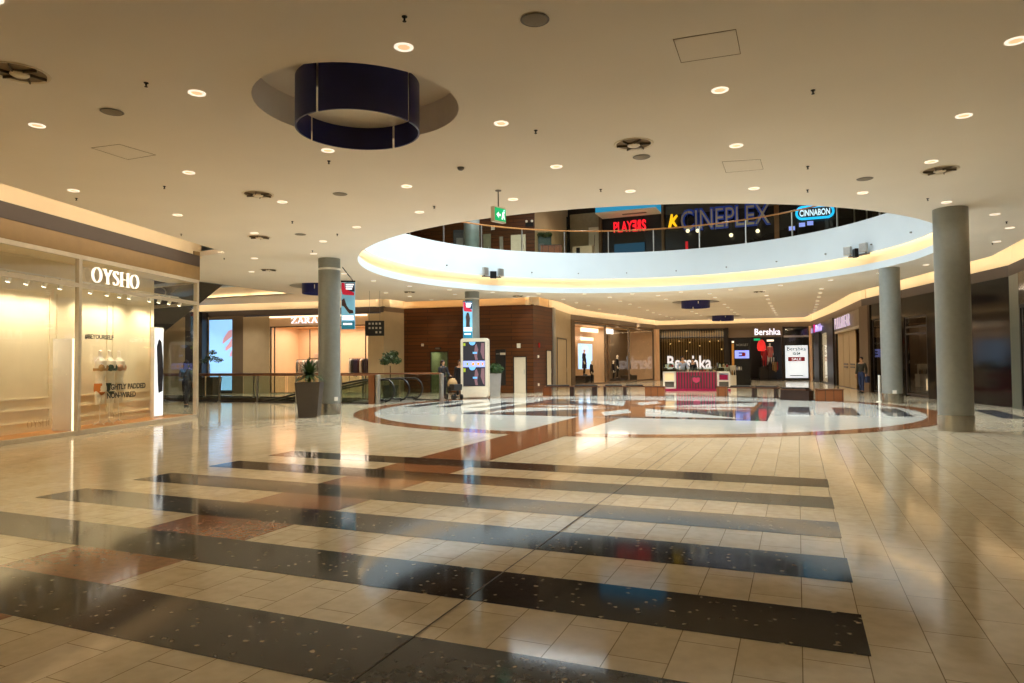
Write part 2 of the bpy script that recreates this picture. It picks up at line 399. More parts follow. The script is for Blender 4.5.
def serif(name, txt, h, m, mw, parent=None, depth=.03, gap=.06, width=None):
    x = 0; polys = []
    for ch in txt:
        w, ps = SERIF[ch]
        polys += [[(x+p[0], p[1]) for p in pl] for pl in ps]; x += w+gap
    x -= gap; sx = (width/x if width else h); b = B()
    for pl in polys: b.plate([((p[0]-x/2)*sx, p[1]*h) for p in pl], -depth/2, depth/2)
    o = b.to(name, m, parent)
    if parent is not None: o.matrix_local = mw
    else: o.matrix_world = mw
    return o

# ------------------------------------------------------------------ plan of the hall
CEN = (-5.35, 23.95); R_OPEN = 9.5
S_R0 = Seg((6.43, -6), (6.44, 26.96)); S_R2 = Seg((6.44, 26.96), (3.03, 38.8)); S_R3 = Seg((3.03, 38.8), (2.24, 47.7))
S_R4 = Seg((2.24, 47.7), (.97, 59.1)); S_B = Seg((.97, 59.1), (-11.0, 57.9)); S_S = Seg((-11.0, 57.9), (-13.4, 41.9))
S_PN = Seg((-13.4, 41.9), (-12.74, 36.45)); S_W2 = Seg((-12.74, 36.45), (-12.83, 33.65)); S_W1 = Seg((-12.83, 33.65), (-20.2, 32.8))
S_Z2 = Seg((-20.2, 32.8), (-20.35, 31.0)); S_Z1 = Seg((-20.35, 31.0), (-36.5, 28.4))
S_L = Seg((-36.5, 28.4), (-36.5, 18.6)); S_O2 = Seg((-36.5, 18.6), (-16.96, 15.69)); S_O1 = Seg((-16.96, 15.69), (-10.7, -4.8)); S_K = Seg((-10.7, -4.8), (6.43, -6))
RINGS = [S_R0, S_R2, S_R3, S_R4, S_B, S_S, S_PN, S_W2, S_W1, S_Z2, S_Z1, S_L, S_O2, S_O1, S_K]
def offset_loop(segs, ds):
    out = []
    for i, s in enumerate(segs):
        p = segs[i-1]; a = p.A+p.n*ds[i-1]; b = s.A+s.n*ds[i]
        den = p.u.x*s.u.y-p.u.y*s.u.x
        if abs(den) < 1e-4: out.append((b.x, b.y)); continue
        t = ((b.x-a.x)*s.u.y-(b.y-a.y)*s.u.x)/den
        q = a+p.u*t; out.append((q.x, q.y))
    return out
def circle(cx, cy, r, n=64): return [(cx+r*math.cos(2*PI*i/n), cy+r*math.sin(2*PI*i/n)) for i in range(n)]
def filled(loops, z, name, m):
    bm = bmesh.new(); es = []
    for lp in loops:
        vs = [bm.verts.new((p[0], p[1], z)) for p in lp]
        es += [bm.edges.new((vs[i], vs[(i+1) % len(vs)])) for i in range(len(vs))]
    bmesh.ops.triangle_fill(bm, use_beauty=True, use_dissolve=False, edges=es, normal=(0, 0, 1))
    me = bpy.data.meshes.new(name); bm.to_mesh(me); bm.free()
    for k in (m if isinstance(m, list) else [m]): me.materials.append(k)
    o = bpy.data.objects.new(name, me); COL.objects.link(o)
    return o

# ---- floor, with its stone inlays as one object
PIT = [(-31, 23.3), (-16.4, 23.3), (-16.4, 25.75), (-31, 25.75)]
HALL = [(7.5, -7), (7.5, 27.5), (5.5, 41), (4, 60.5), (-12.5, 60.5), (-16, 42), (-14.5, 36), (-22.5, 35), (-40, 33), (-40, -7)]
floor = filled([HALL, PIT], 0., 'floor', [M['tile'], M['dark_tile'], M['brown_tile'], M['white_tile'], M['grey_tile'], M['joint']])
def inlay(polys):
    me = floor.data; bm = bmesh.new(); bm.from_mesh(me)
    for pts, mi, z in polys:
        f = bm.faces.new([bm.verts.new((p[0], p[1], z)) for p in pts]); f.material_index = mi
        f.normal_update()
        if f.normal.z < 0: f.normal_flip()
    bm.to_mesh(me); bm.free()
IN = []
P_ = 1.3275; D_ = .66; X0, X1 = -8.65, .335
for k in range(-3, 5):
    y = 4.19+P_*k
    IN.append(([(X0+.02, y+D_), (X0-.55, y+D_-.0), (X0-.55, y), (X1, y), (X1, y+D_)] if k < 0 else [(X0, y+D_), (X0, y), (X1, y), (X1, y+D_)], 1, .002))
    if k < 4: IN.append(([(-5.97, y-(P_-D_)), (-4.68, y-(P_-D_)), (-4.68, y), (-5.97, y)], 2, .002))
IN.append(([(-5.97, 4.19+P_*3+D_), (-4.68, 4.19+P_*3+D_), (-4.68, 4.19+P_*4), (-5.97, 4.19+P_*4)], 2, .002))
IN.append(([(-5.97, 10.16), (-4.68, 10.16), (-4.68, 19.2), (-5.97, 19.2)], 2, .004))
RC = (-5.33, 23.5)
for i in range(96):        # brown ring and the white floor inside it
    a, b = 2*PI*i/96, 2*PI*(i+1)/96
    q = lambda r, t: (RC[0]+r*math.cos(t), RC[1]+r*math.sin(t))
    IN.append(([q(8.75, a), q(9.4, a), q(9.4, b), q(8.75, b)], 2, .0025))
IN.append((circle(RC[0], RC[1], 8.75, 96), 3, .002))
q0, q1, cy = 4.55, 4.05, 23.85
IN += [([(RC[0]-q0, cy-q0), (RC[0]+q0, cy-q0), (RC[0]+q0, cy+q0), (RC[0]-q0, cy+q0)], 4, .003),
       ([(RC[0]-q1, cy-q1), (RC[0]+q1, cy-q1), (RC[0]+q1, cy+q1), (RC[0]-q1, cy+q1)], 2, .0034)]
for k in range(4):         # star of pale points on the brown square
    a = k*PI/2; ca, sa = math.cos(a), math.sin(a)
    R2 = lambda x, y: (RC[0]+x*ca-y*sa, cy+x*sa+y*ca)
    IN.append(([R2(.5, .5), R2(3.9, 1.2), R2(3.9, 3.9)], 3, .0038)); IN.append(([R2(.5, -.5), R2(3.9, -3.9), R2(3.9, -1.2)], 4, .0038))
    IN.append(([R2(1.0, 0), R2(2.6, -.5), R2(4.0, 0), R2(2.6, .5)], 3, .0042))
for x0 in (-.32, 1.01, 2.34, 5.02, -10.98, -12.3, -13.6): IN.append(([(x0, 21.98), (x0+.64, 21.98), (x0+.64, 25.5), (x0, 25.5)], 4, .0044))
IN.append(([(-2.111, -6), (-2.099, -6), (-2.099, 14.1), (-2.111, 14.1)], 5, .0046))
inlay(IN); struct(floor, 'polished cream stone floor with dark and brown inlaid bands')

# ---- ceiling with the round opening, the recesses and the void over the moving walk
REC = [(Cl(357, 104).x, Cl(357, 104).y, 1.32)]
def rec_from(px_l, px_r, y):
    a, b = Cl(px_l, y), Cl(px_r, y); c = (a+b)/2; return (c.x, c.y, 1.32)
REC += [rec_from(293, 344, 285.5), rec_from(674, 722, 301.5), rec_from(713, 738, 316)]
VOID = [(-34, 19.3), (-22.4, 19.3), (-22.4, 26.3), (-34, 26.3)]
OFFS = [.45, .45, .45, .45, .45, .45, .45, .45, .45, .45, .45, .1, .1, 1.0, .1]
edge = offset_loop(RINGS, OFFS)
holes = [circle(c[0], c[1], c[2], 48) for c in REC]
ceiling = filled([edge, circle(*CEN, R_OPEN, 128), VOID] + holes, 5.0, 'ceiling', M['ceil'])
bm = bmesh.new(); bm.from_mesh(ceiling.data)       # thickness: the edges turn up
for cx, cy_, r in REC:
    n = 48; a = [bm.verts.new((p[0], p[1], 5.0)) for p in circle(cx, cy_, r, n)]; b = [bm.verts.new((p[0], p[1], 5.42)) for p in circle(cx, cy_, r, n)]
    for i in range(n): bm.faces.new((a[i], a[(i+1) % n], b[(i+1) % n], b[i]))
    bm.faces.new(b)
a = [bm.verts.new((p[0], p[1], 5.0)) for p in edge]; b = [bm.verts.new((p[0], p[1], 5.14)) for p in edge]
for i in range(len(a)): bm.faces.new((a[i], a[(i+1) % len(a)], b[(i+1) % len(a)], b[i]))
bm.to_mesh(ceiling.data); bm.free()
struct(ceiling, 'cream plaster ceiling with a large round opening')
# closing slab above (the upper storey's floor)
SLAB = [(8, -8), (8, 62), (-42, 62), (-42, -8)]
up = filled([SLAB, circle(*CEN, 9.62, 128), VOID], 6.72, 'floor_upper', M['tile']); struct(up)
# fascia of the round opening: white lip, lit cove, white upstand
b = B(); b.lathe([(9.5, 0), (9.5, .26), (9.62, .26), (9.62, .22)], 128, (*CEN, 5.0), closed=False)
struct(b.to('trim_1', M['fascia'], smooth=True), 'white lip around the ceiling opening')
b = B(); b.lathe([(9.62, .22), (9.84, .24), (9.84, .96), (9.60, .96)], 128, (*CEN, 5.0), closed=False)
struct(b.to('trim_2', M['cove'], smooth=True), 'lit cove around the ceiling opening')
b = B(); b.lathe([(9.60, .96), (9.60, .70), (9.55, .70), (9.52, 1.98), (9.62, 2.0), (9.68, 1.98), (9.68, 1.7)], 128, (*CEN, 5.0), closed=False)
struct(b.to('trim_3', M['fascia'], smooth=True), 'white upstand of the upper floor edge')
# cove light: short lamps lying in the groove
def area(name, loc, sx, sy, power, col, rot=(0, 0, 0), spread=None):
    l = bpy.data.lights.new(name, 'AREA'); l.shape = 'RECTANGLE'; l.size = sx; l.size_y = sy; l.energy = power; l.color = col[:3]
    if spread: l.spread = spread
    o = bpy.data.objects.new(name, l); COL.objects.link(o); o.location = loc; o.rotation_euler = rot
    return o
WARM = (1., .80, .56); WARM2 = (1., .88, .70); AMB = (1., .50, .16)
for i in range(40):
    a = 2*PI*(i+.5)/40; x, y = CEN[0]+9.73*math.cos(a), CEN[1]+9.73*math.sin(a)
    l = area('cove_lamp', (x, y, 5.93), .1, 1.5, 5.2, WARM2); l.rotation_euler = (0, 0, a)
# ---- cove strips and dark bands over the shop fronts
n_trim = [3]
def cove(seg, zb, ztop, name_band, bandm, z_low, power, s0=0., s1=None, col=WARM, wallm=None, off=.45):
    s1 = seg.L if s1 is None else s1
    n_trim[0] += 1
    o = B().b2(s0-.3, s1+.3, -.32, -.12, zb-.02, 6.7).to('trim_%d' % n_trim[0], wallm or M['cove'], mw=seg.mw); struct(o)
    n_trim[0] += 1
    b = B(); b.b2(s0, s1, -.25, 0, z_low, zb)
    struct(b.to('trim_%d' % n_trim[0], bandm, mw=seg.mw))
    L = s1-s0; k = max(1, round(L/3.0))
    if power > 0:
        for i in range(k):
            p = seg.P(s0+L*(i+.5)/k, off-.03, 5.10)
            l = area('cove_lamp', p, L/k*.96, .05, power*L/k, col)
            y_ = (-seg.n*.95+Vector((0, 0, -.31))).normalized()          # lamp looks back at the wall
            z_ = -y_; x_ = seg.u; yy = z_.cross(x_)
            l.matrix_world = Matrix(((x_.x, yy.x, z_.x, p.x), (x_.y, yy.y, z_.y, p.y), (x_.z, yy.z, z_.z, p.z), (0, 0, 0, 1)))
cv = 3.4
cove(S_O1, 4.97, 5.5, 'b', M['band'], 4.63, cv*1.7, off=1.0)
cove(S_Z1, 4.67, 5.15, 'b', M['band'], 4.36, cv); cove(S_Z2, 4.67, 5.15, 'b', M['taupe'], 4.4, cv)
cove(S_W1, 4.67, 5.15, 'b', M['wood'], 4.5, cv*.55, col=AMB); cove(S_W2, 4.67, 5.15, 'b', M['wood'], 4.5, cv*.55, col=AMB)
cove(S_PN, 4.67, 5.15, 'b', M['beige'], 4.5, cv); cove(S_S, 4.67, 5.15, 'b', M['taupe'], 4.3, cv)
cove(S_B, 4.67, 5.15, 'b', M['taupe'], 4.3, cv); cove(S_R4, 4.67, 5.15, 'b', M['taupe'], 4.25, cv); cove(S_R3, 4.67, 5.15, 'b', M['taupe'], 4.25, cv)
cove(S_R2, 4.67, 5.15, 'b', M['band'], 4.3, cv); cove(S_R0, 4.67, 5.15, 'b', M['band'], 4.3, cv)

# ------------------------------------------------------------------ shop fronts
n_wall = [0]; n_win = [0]; n_door = [0]
def wall(seg, s0, s1, z0, z1, m, d0=-.2, d1=0., name=None, label=None):
    n_wall[0] += 1
    return struct(B().b2(s0, s1, d0, d1, z0, z1).to(name or 'wall_panel_%d' % n_wall[0], m, mw=seg.mw), label)
def window(seg, s0, s1, z0, z1, mull=(), trans=(), fm=None, gm=None, d=-.06, fw=.07, label=None):
    n_win[0] += 1; fm = fm or M['frame']
    b = B(); t = fw/2
    b.b2(s0, s1, d-t, d+t, z0, z0+fw); b.b2(s0, s1, d-t, d+t, z1-fw, z1)
    for x in (s0+t, s1-t, *mull): b.b2(x-t, x+t, d-t, d+t, z0, z1)
    for z in trans: b.b2(s0, s1, d-t*.9, d+t*.9, z-t, z+t)
    o = struct(b.to('window_%d' % n_win[0], fm, mw=seg.mw), label)
    g = B(); g.poly([(s0+.01, d, z0+.02), (s1-.01, d, z0+.02), (s1-.01, d, z1-.02), (s0+.01, d, z1-.02)])
    g.to('pane', gm or M['glass'], parent=o)
    return o
def room(seg, s0, s1, depth, z1, wm, fm=None, df=-.12, name='wall_shop'):
    """walls, floor and ceiling of a shop behind a front"""
    n_wall[0] += 1
    b = B(); b.b2(s0, s1, -depth-.1, -depth, 0, z1); b.b2(s0-.1, s0, -depth-.1, df, 0, z1); b.b2(s1, s1+.1, -depth-.1, df, 0, z1); b.b2(s0, s1, -depth, -.12, z1, z1+.1)
    struct(b.to('%s_%d' % (name, n_wall[0]), wm, mw=seg.mw))
    if fm: struct(B().b2(s0, s1, -depth, -.05, .002, .02).to('floor_shop_%d' % n_wall[0], fm, mw=seg.mw))
def shop_light(seg, s, d, z, sx, sy, power, col=WARM2):
    return area('shop_lamp', seg.P(s, d, z), sx, sy, power, col, (0, 0, math.atan2(seg.u.y, seg.u.x)))
def glyphs(name, label, cat, seg, s_c, d, z, txt, size, m, **kw):
    o = text(name, txt, size, m, seg.place(s_c, d, z), **kw); return tag(o, label, cat)

# solid walls behind everything, closing the hall
for i, (s, nm) in enumerate(((S_K, 'wall_back'), (S_L, 'wall_end'))): wall(s, 0, s.L, 0, 5.2, M['beige'], name=nm)

# ---- lingerie shop on the left ------------------------------------------------
s = S_O1
wall(s, 0, s.L, 4.22, 4.66, M['header'], -.25, -.015, name='wall_left', label='beige header over the lingerie shop windows')
E0R = s.px(152.5, 360, -.97)[0]+.12
window(s, 0, 21.2, .0, 4.22, mull=(5.02, 10.1, 15.2), trans=(3.5,), d=-.07, fw=.1, label='lingerie shop window with pale metal frame')
room(s, E0R, 21.2, 6.0, 4.24, M['shopwall'], M['woodfloor'], df=-1.06)
b = B()
E0 = s.px(152.5, 360, -.97)[0]
b.b2(E0, 21, -1.05, -.97, .0, 4.2)
for x0, x1 in ((E0+.15, 2.6), (2.8, 4.6), (4.8, 7.0), (7.2, 9.4), (9.6, 12), (12.4, 15)):
    for z0, z1 in ((.30, .62), (.85, 3.35)):
        for q in ((x0, x1, z0, z0+.03), (x0, x1, z1-.03, z1), (x0, x0+.03, z0, z1), (x1-.03, x1, z0, z1)): b.b2(q[0], q[1], -.97, -.945, q[2], q[3])
b.b2(E0, 21, -.97, -.93, .1, .2)
struct(b.to('wall_display', M['shopwall'], mw=s.mw), 'white panelled backdrop of the lingerie window')
struct(B().b2(.06, 21, -.97, -.13, .0, .1).to('floor_display', M['woodfloor'], mw=s.mw))
struct(B().b2(.06, 21, -.97, -.13, 4.14, 4.2).to('ceiling_display', M['shopwall'], mw=s.mw))
def track_lamp(u):
    l = bpy.data.lights.new('track_lamp', 'SPOT'); l.energy = 62.; l.spot_size = math.radians(120); l.spot_blend = 1.; l.color = (1., .86, .66); l.shadow_soft_size = .035
    o = bpy.data.objects.new('track_lamp', l); COL.objects.link(o); p = S_O1.P(u, -.54, 3.40); o.location = p
    o.rotation_euler = (S_O1.P(u, -.95, 1.7)-p).to_track_quat('-Z', 'Y').to_euler()
for k in range(11): track_lamp(8.6+k*1.0)
sg = serif('shop_sign', 'OYSHO', .36, G['warmw'], s.place(3.86, .05, 3.62), width=1.78, depth=.05)
tag(sg, 'white serif shop name letters on the glass of the lingerie shop', 'sign')
tag(text('window_lettering', '#BEYOURSELF', .145, M['black'], s.place(4.39, .0, 2.26), width=1.0, depth=.004, bold=.005), 'small black hashtag lettering above the underwear mannequins', 'lettering')
t1 = thing('window_slogan', 'two lines of black lettering in front of the underwear mannequins', 'lettering', mw=s.place(3.36, .0, .8))
text('lettering_line', 'LIGHTLY PADDED', .19, M['black'], Matrix.Translation((0, 0, .21)), t1, width=1.5, depth=.004, bold=.005)
text('lettering_line', 'NON-WIRED', .19, M['black'], Matrix.Translation((-.2, 0, 0)), t1, width=1.1, depth=.004, bold=.005)
for sc, w, lb in ((6.2, .72, 'faint shop name low on the left pane of the lingerie window'), (3.75, .62, 'faint shop name low on the pane under the mannequins')):
    o = serif('window_lettering', 'OYSHO', .15, M['beige'], s.place(sc, .0, .3), width=w, depth=.004); tag(o, lb, 'lettering')
# lit panel standing beside the mullion
t = thing('lit_partition', 'white standing panel with a bright edge beside the window mullion', 'panel', mw=s.place(s.px(77.5, 370, -.12)[0], -.31, .1))
B().b2(-.05, .05, -.15, .35, 0, 2.15).to('panel_board', M['white'], t); B().b2(-.07, .07, -.19, -.152, .0, 2.15).to('light_edge', glow('edge_light', '#ffeccc', 1.5), t)
# screen column and corner glass
t = thing('video_screen', 'tall narrow white screen showing a dark figure, in the corner window', 'screen', mw=s.place(s.px(157.5, 370, -.62)[0], -.62, .1))
B().b2(-.22, .22, 0, .1, 0, 2.62).to('housing', M['white'], t)
B().b2(-.2, .2, -.012, -.002, .04, 2.58).to('screen_face', G['white1'], t)
B().plate([(-.02, .7), (.16, .75), (.19, 1.3), (.17, 1.75), (.1, 2.2), (-.02, 2.28), (-.12, 2.05), (-.08, 1.5), (-.06, 1.0)], -.02, -.013).to('figure_image', G['screend'], t)
S2 = S_O2
window(S2, S2.L-5.2, S2.L-.05, 0, 4.22, mull=(), trans=(3.5,), d=-.07, fw=.09, label='side window of the lingerie shop')
wall(S2, 0, S2.L-5.2, 0, 5.1, M['taupe'], name='wall_side', label='taupe wall behind the lingerie shop'); wall(S2, S2.L-5.2, S2.L, 4.22, 5.1, M['header'])
# track spots
t0 = None
spots = [(14, 287), (31, 289), (48, 289), (63, 291), (92, 296), (108, 296), (120, 301), (129, 302), (149, 305), (158, 307), (168, 307), (178, 309)]
tr = B().b2(.15, 9, -.62, -.58, 3.66, 3.7).to('lighting_track', M['white'], mw=s.mw); tag(tr, 'white lighting track along the top of the lingerie window', 'track')
for i, (x, y) in enumerate(spots):
    ss, zz = s.px(x, y, -.6)
    track_lamp(ss)
    lb = 'white track spotlight above the %s of the lingerie window' % ('left pane' if i < 4 else 'middle pane' if i < 8 else 'corner pane')
    gp = ('spots over the left pane', 'spots over the middle pane', 'spots over the corner pane')[0 if i < 4 else 1 if i < 8 else 2]
    if t0 is None:
        t0 = thing('track_spotlight', lb, 'spotlight', s.P(ss, -.6, 3.66), math.atan2(s.u.y, s.u.x), gp)
        B().b2(-.02, .02, -.02, .02, -.1, .0).to('stem', M['white'], t0)
        hd = B().tube([(0, .05, -.05), (0, -.02, -.22)], .05, 12).to('lamp_head', M['white'], t0, smooth=True)
        B().tube([(0, -.021, -.222), (0, -.024, -.23)], .042, 12).to('lamp_face', G['spot'], t0)
    else: dup(t0, s.P(ss, -.6, 3.66), None, lb, gp)
# underwear mannequins
def torso(name, label, mw, bra, pants, k):
    t = thing(name, label, 'mannequin', mw=mw @ Matrix.Diagonal((.92, .92, 1.18, 1)))
    pr = [(.0, 1.62), (.05, 1.60), (.058, 1.53), (.062, 1.47), (.10, 1.43), (.155, 1.38), (.165, 1.28), (.16, 1.2), (.13, 1.08), (.12, 1.0), (.145, .9), (.165, .8), (.16, .72)]
    b = B(); b.lathe(pr, 20); bm = b.bm
    for sx in (-1, 1): b.lathe([(.075, .45), (.088, .6), (.085, .75)], 14, (sx*.085, 0, 0)); b.ball((sx*.075, -.1, 1.24), .07, 10)
    for v in bm.verts: v.co.y *= .72 if v.co.y > -.12 else 1
    b.to('torso', M['skin2'], t, smooth=True)
    b = B()
    for sx in (-1, 1): b.ball((sx*.075, -.095, 1.235), .082, 12); b.tube([(sx*.09, -.09, 1.3), (sx*.11, -.02, 1.42), (sx*.1, .06, 1.36)], .009, 6)
    b.lathe([(.166, 1.17), (.172, 1.2), (.17, 1.225)], 20, closed=False)
    b.to('bra', bra, t, smooth=True)
    b = B(); b.lathe([(.155, .9), (.172, .82), (.172, .74), (.12, .67), (.02, .63)], 20, closed=False)
    for v in b.bm.verts: v.co.y *= .8
    b.to('briefs', pants, t, smooth=True)
    b = B(); b.tube([(0, 0, .03), (0, 0, .7)], .012, 8); b.to('stand_pole', M['white'], t)
    b = B()
    for q in range(3):
        a = q*2*PI/3+.4; b.tube([(0, 0, .09), (.15*math.cos(a), .15*math.sin(a), .012)], .011, 6)
    b.to('stand_base', M['white'], t)
BR = [(M['tan'], mat('orange_cloth', '#c9762c', rough=.7)), (M['green_dark'], M['green_dark']), (mat('blush_cloth', '#c89a78', rough=.7), mat('cream_cloth', '#dcc6a4', rough=.7))]
for i, (x, lb) in enumerate(((101, 'headless mannequin on a stand wearing orange briefs'), (110, 'headless mannequin on a stand wearing dark green underwear'), (119, 'headless mannequin on a stand wearing cream briefs'))):
    ss, zz = s.px(x, 352, -.5); torso('underwear_mannequin', lb, s.place(ss, -.5, .1), *BR[i], i)

# ---- fashion shop beyond the moving walk ---------------------------------------
s = S_Z1
wall(s, .0, .9, 0, 4.3, M['beige']); wall(s, 6.85, 8.5, 0, 4.3, M['beige'], d1=.02); wall(s, 8.5, 9.2, 0, 4.36, M['taupe']); wall(s, 9.2, 10.72, 4.22, 4.36, M['taupe']); wall(s, 9.2, 10.72, 0, .12, M['dframe'])
wall(s, 10.72, s.L, 0, 4.36, M['beige']); wall(s, .9, 6.85, 3.72, 4.3, M['peach'], label='peach header of the fashion shop')
wall(s, 10.8, 11.9, 0, 4.6, M['dframe'], d1=.5)
window(s, .9, 6.85, 0, 3.72, mull=(6.6, 1.1), d=-.12, fw=.05, fm=M['dframe'], label='fashion shop front beyond the moving walk')
room(s, .9, 6.85, 3.0, 3.75, M['peach'], M['tile'])
b = B(); b.b2(.95, 6.8, .002, .1, 4.2, 4.27); tag(b.to('light_strip', G['strip'], mw=s.mw), 'white light strip over the fashion shop sign', 'light')
shop_light(s, 3.8, -1.4, 3.7, 5, 2, 210., (1, .86, .7)); shop_light(s, 3.8, -.5, 3.7, 5, .3, 40., (1, .86, .7))
tag(serif('shop_sign', 'ZARA', .31, G['cool'], s.place(4.66, .06, 3.87), width=1.62, depth=.06), 'white serif shop name just left of the near left column', 'sign')
t = thing('wall_screen', 'tall pale blue screen with a hand reaching in from the side', 'screen', mw=s.place(9.96, .0, .15))
B().b2(-.76, .76, .0, .12, 0, 4.05).to('housing', M['dframe'], t)
B().b2(-.74, .74, -.012, 0, .03, 4.02).to('screen_face', G['sky'], t)
hb = B()
for pts in ([(.74, 3.45), (.5, 3.38), (.2, 2.98), (.12, 2.72), (.2, 2.66), (.34, 2.78), (.74, 3.05)], [(.74, 2.98), (.5, 2.62), (.33, 2.45), (.3, 2.3), (.42, 2.27), (.74, 2.5)], [(.74, 2.3), (.62, 2.1), (.6, 1.95), (.7, 1.92), (.74, 1.98)]): hb.plate(pts, -.018, -.0125)
hb.to('hand_image', G['pink'], t)
# clothes rails
def clothes_rail(label, mw, w, z, cols, drop, seedv):
    t = thing('clothes_rail', label, 'clothes rail', mw=mw)
    b = B(); b.tube([(-w/2, 0, 0), (-w/2, 0, z), (w/2, 0, z), (w/2, 0, 0)], .018, 6)
    b.b2(-w/2-.03, -w/2+.03, -.25, .25, 0, .03); b.b2(w/2-.03, w/2+.03, -.25, .25, 0, .03); b.to('rail_frame', M['blackmetal'], t)
    n = int(w/.13); rnd = random.Random(seedv)
    for i in range(n):
        x = -w/2+.1+(w-.2)*i/max(1, n-1); h = drop*rnd.uniform(.75, 1.0); wd = .22*rnd.uniform(.8, 1.1)
        b = B()
        prof = [(-wd, -.12), (-.05, -.03), (.05, -.03), (wd, -.12), (wd*1.15, -.5*h), (wd*1.0, -h), (-wd*1.0, -h*rnd.uniform(.94, 1.02)), (-wd*1.15, -.5*h)]
        a = [b.bm.verts.new((x-.03, p[0], z+p[1])) for p in prof]; c = [b.bm.verts.new((x+.03, p[0], z+p[1])) for p in prof]
        b.bm.faces.new(a); b.bm.faces.new(c[::-1])
        for q in range(len(a)): b.bm.faces.new((a[q], c[q], c[(q+1) % len(a)], a[(q+1) % len(a)]))
        b.tube([(x, 0, z-.04), (x, 0, z+.03)], .006, 5)
        b.to('garment', cols[rnd.randrange(len(cols))], t)
    return t
CL = [mat('cloth_white', '#e6dcd0', rough=.8), mat('cloth_blush', '#d8b49c', rough=.8), mat('cloth_grey', '#8a847c', rough=.8)]
CD = [M['black'], mat('cloth_violet', '#3c2c48', rough=.8), mat('cloth_teal', '#24463c', rough=.8), mat('cloth_wine', '#4a1c20', rough=.8), CL[0]]
clothes_rail('rail of pale garments in the fashion shop', s.place(4.95, -1.0, .02), 1.6, 1.86, CL, .95, 3)
clothes_rail('rail of dark garments in the fashion shop', s.place(1.75, -1.0, .02), 1.5, 1.9, CD, 1.05, 5)
t = thing('shelf_unit', 'tall dark framed hanging rack behind the pale garments', 'rack', mw=s.place(4.6, -1.9, .02))
b = B()
for x in (-.85, .75, 1.05): b.b2(x-.02, x+.02, -.02, .02, 0, 3.6)
b.b2(-.85, 1.05, -.02, .02, 1.9, 1.94); b.to('rack_frame', M['blackmetal'], t)
for x, c in ((-.3, CL[1]), (.3, CL[0])): B().b2(x-.2, x+.2, -.15, .15, 1.94, 2.2, .02).to('box', c, t)
s = S_Z2; wall(s, 0, s.L, 0, 4.42, M['beige'], name='wall_cream', label='cream wall panel beside the wood cladding')

# ---- wood cladding -------------------------------------------------------------
s = S_W1
wall(s, 0, 4.78, 0, 4.52, M['wood'], name='wall_wood', label='horizontal dark wood cladding'); wall(s, 5.86, s.L+.6, 0, 4.52, M['wood']); wall(s, 4.78, 5.86, 2.26, 4.52, M['wood'])
wall(S_W2, 0, S_W2.L, 0, 4.52, M['wood'])
def door_leaf(seg, s0, s1, z0, z1, m, label, glassy=False, d=.0):
    n_door[0] += 1
    b = B(); f = .06
    for q in ((s0, s0+f, z0, z1), (s1-f, s1, z0, z1), (s0, s1, z1-f, z1)): b.b2(q[0], q[1], d-.06, d+.03, q[2], q[3])
    o = struct(b.to('door_%d' % n_door[0], M['dframe'], mw=seg.mw), label)
    B().b2(s0+f, s1-f, d-.03, d+.008, z0, z1-f).to('door_leaf', m, parent=o)
    B().tube([(s0+f+.08, d+.045, 1.0), (s0+f+.08, d+.045, 1.25)], .014, 6).to('door_handle', M['steel'], parent=o)
    return o
door_leaf(s, 4.78, 5.86, .0, 2.26, M['glassg'], 'glass door in the wood cladding')
room(s, 4.6, 6.0, 2.5, 2.4, mat('corridor_wall', '#8a8a68', rough=.7)); shop_light(s, 5.3, -1.2, 2.38, 1, 1, 22., (1, .95, .7))
def wallbox(name, label, cat, seg, sc, z0, w, h, m, depth=.06):
    t = thing(name, label, cat, mw=seg.place(sc, .0, z0)); B().b2(-w/2, w/2, -depth, -.001, 0, h, min(.012, depth*.3)).to('casing', m, t); return t
t = wallbox('emergency_lamp', 'small lamp box above the glass door in the wood wall', 'lamp', s, 5.38, 2.36, .34, .12, M['black'], .1); B().b2(-.13, .13, -.106, -.1, .02, .1).to('lens', M['grey'], t)
t = wallbox('notice_board', 'tall dark notice panel on the wood wall behind the planter', 'board', s, 1.8, .42, .56, 1.9, M['black']); B().b2(-.02, .28, -.067, -.06, 1.6, 1.72).to('label_strip', M['cream'], t); B().b2(-.24, -.06, -.067, -.06, 1.62, 1.7).to('label_strip', M['grey'], t)
t = wallbox('white_notice', 'small white sign over the cream panel on the wood wall', 'sign', s, .8, 2.38, .2, .24, M['white'], .03)
door_leaf(s, .36, 1.12, .0, 1.95, M['cream'], 'cream service door in the wood wall')
t = wallbox('thermostat', 'small pale box left on the wood wall beside the cream panel', 'box', s, 6.3, 2.55, .14, .14, M['cream'], .05)
door_leaf(S_W2, .2, 1.0, .0, 2.3, M['cream'], 'narrow cream door at the end of the wood wall')
t = wallbox('fire_alarm', 'small red alarm box on the wood side wall', 'alarm', S_W2, 2.05, 2.4, .12, .26, M['red'], .06)
t = wallbox('wall_socket', 'white switch plate midway up the wood side wall', 'switch', S_W2, 2.15, 1.85, .18, .14, M['white'], .03)
t = wallbox('wall_socket', 'white plate near the foot of the wood side wall', 'socket', S_W2, 2.15, .35, .18, .14, M['white'], .03)

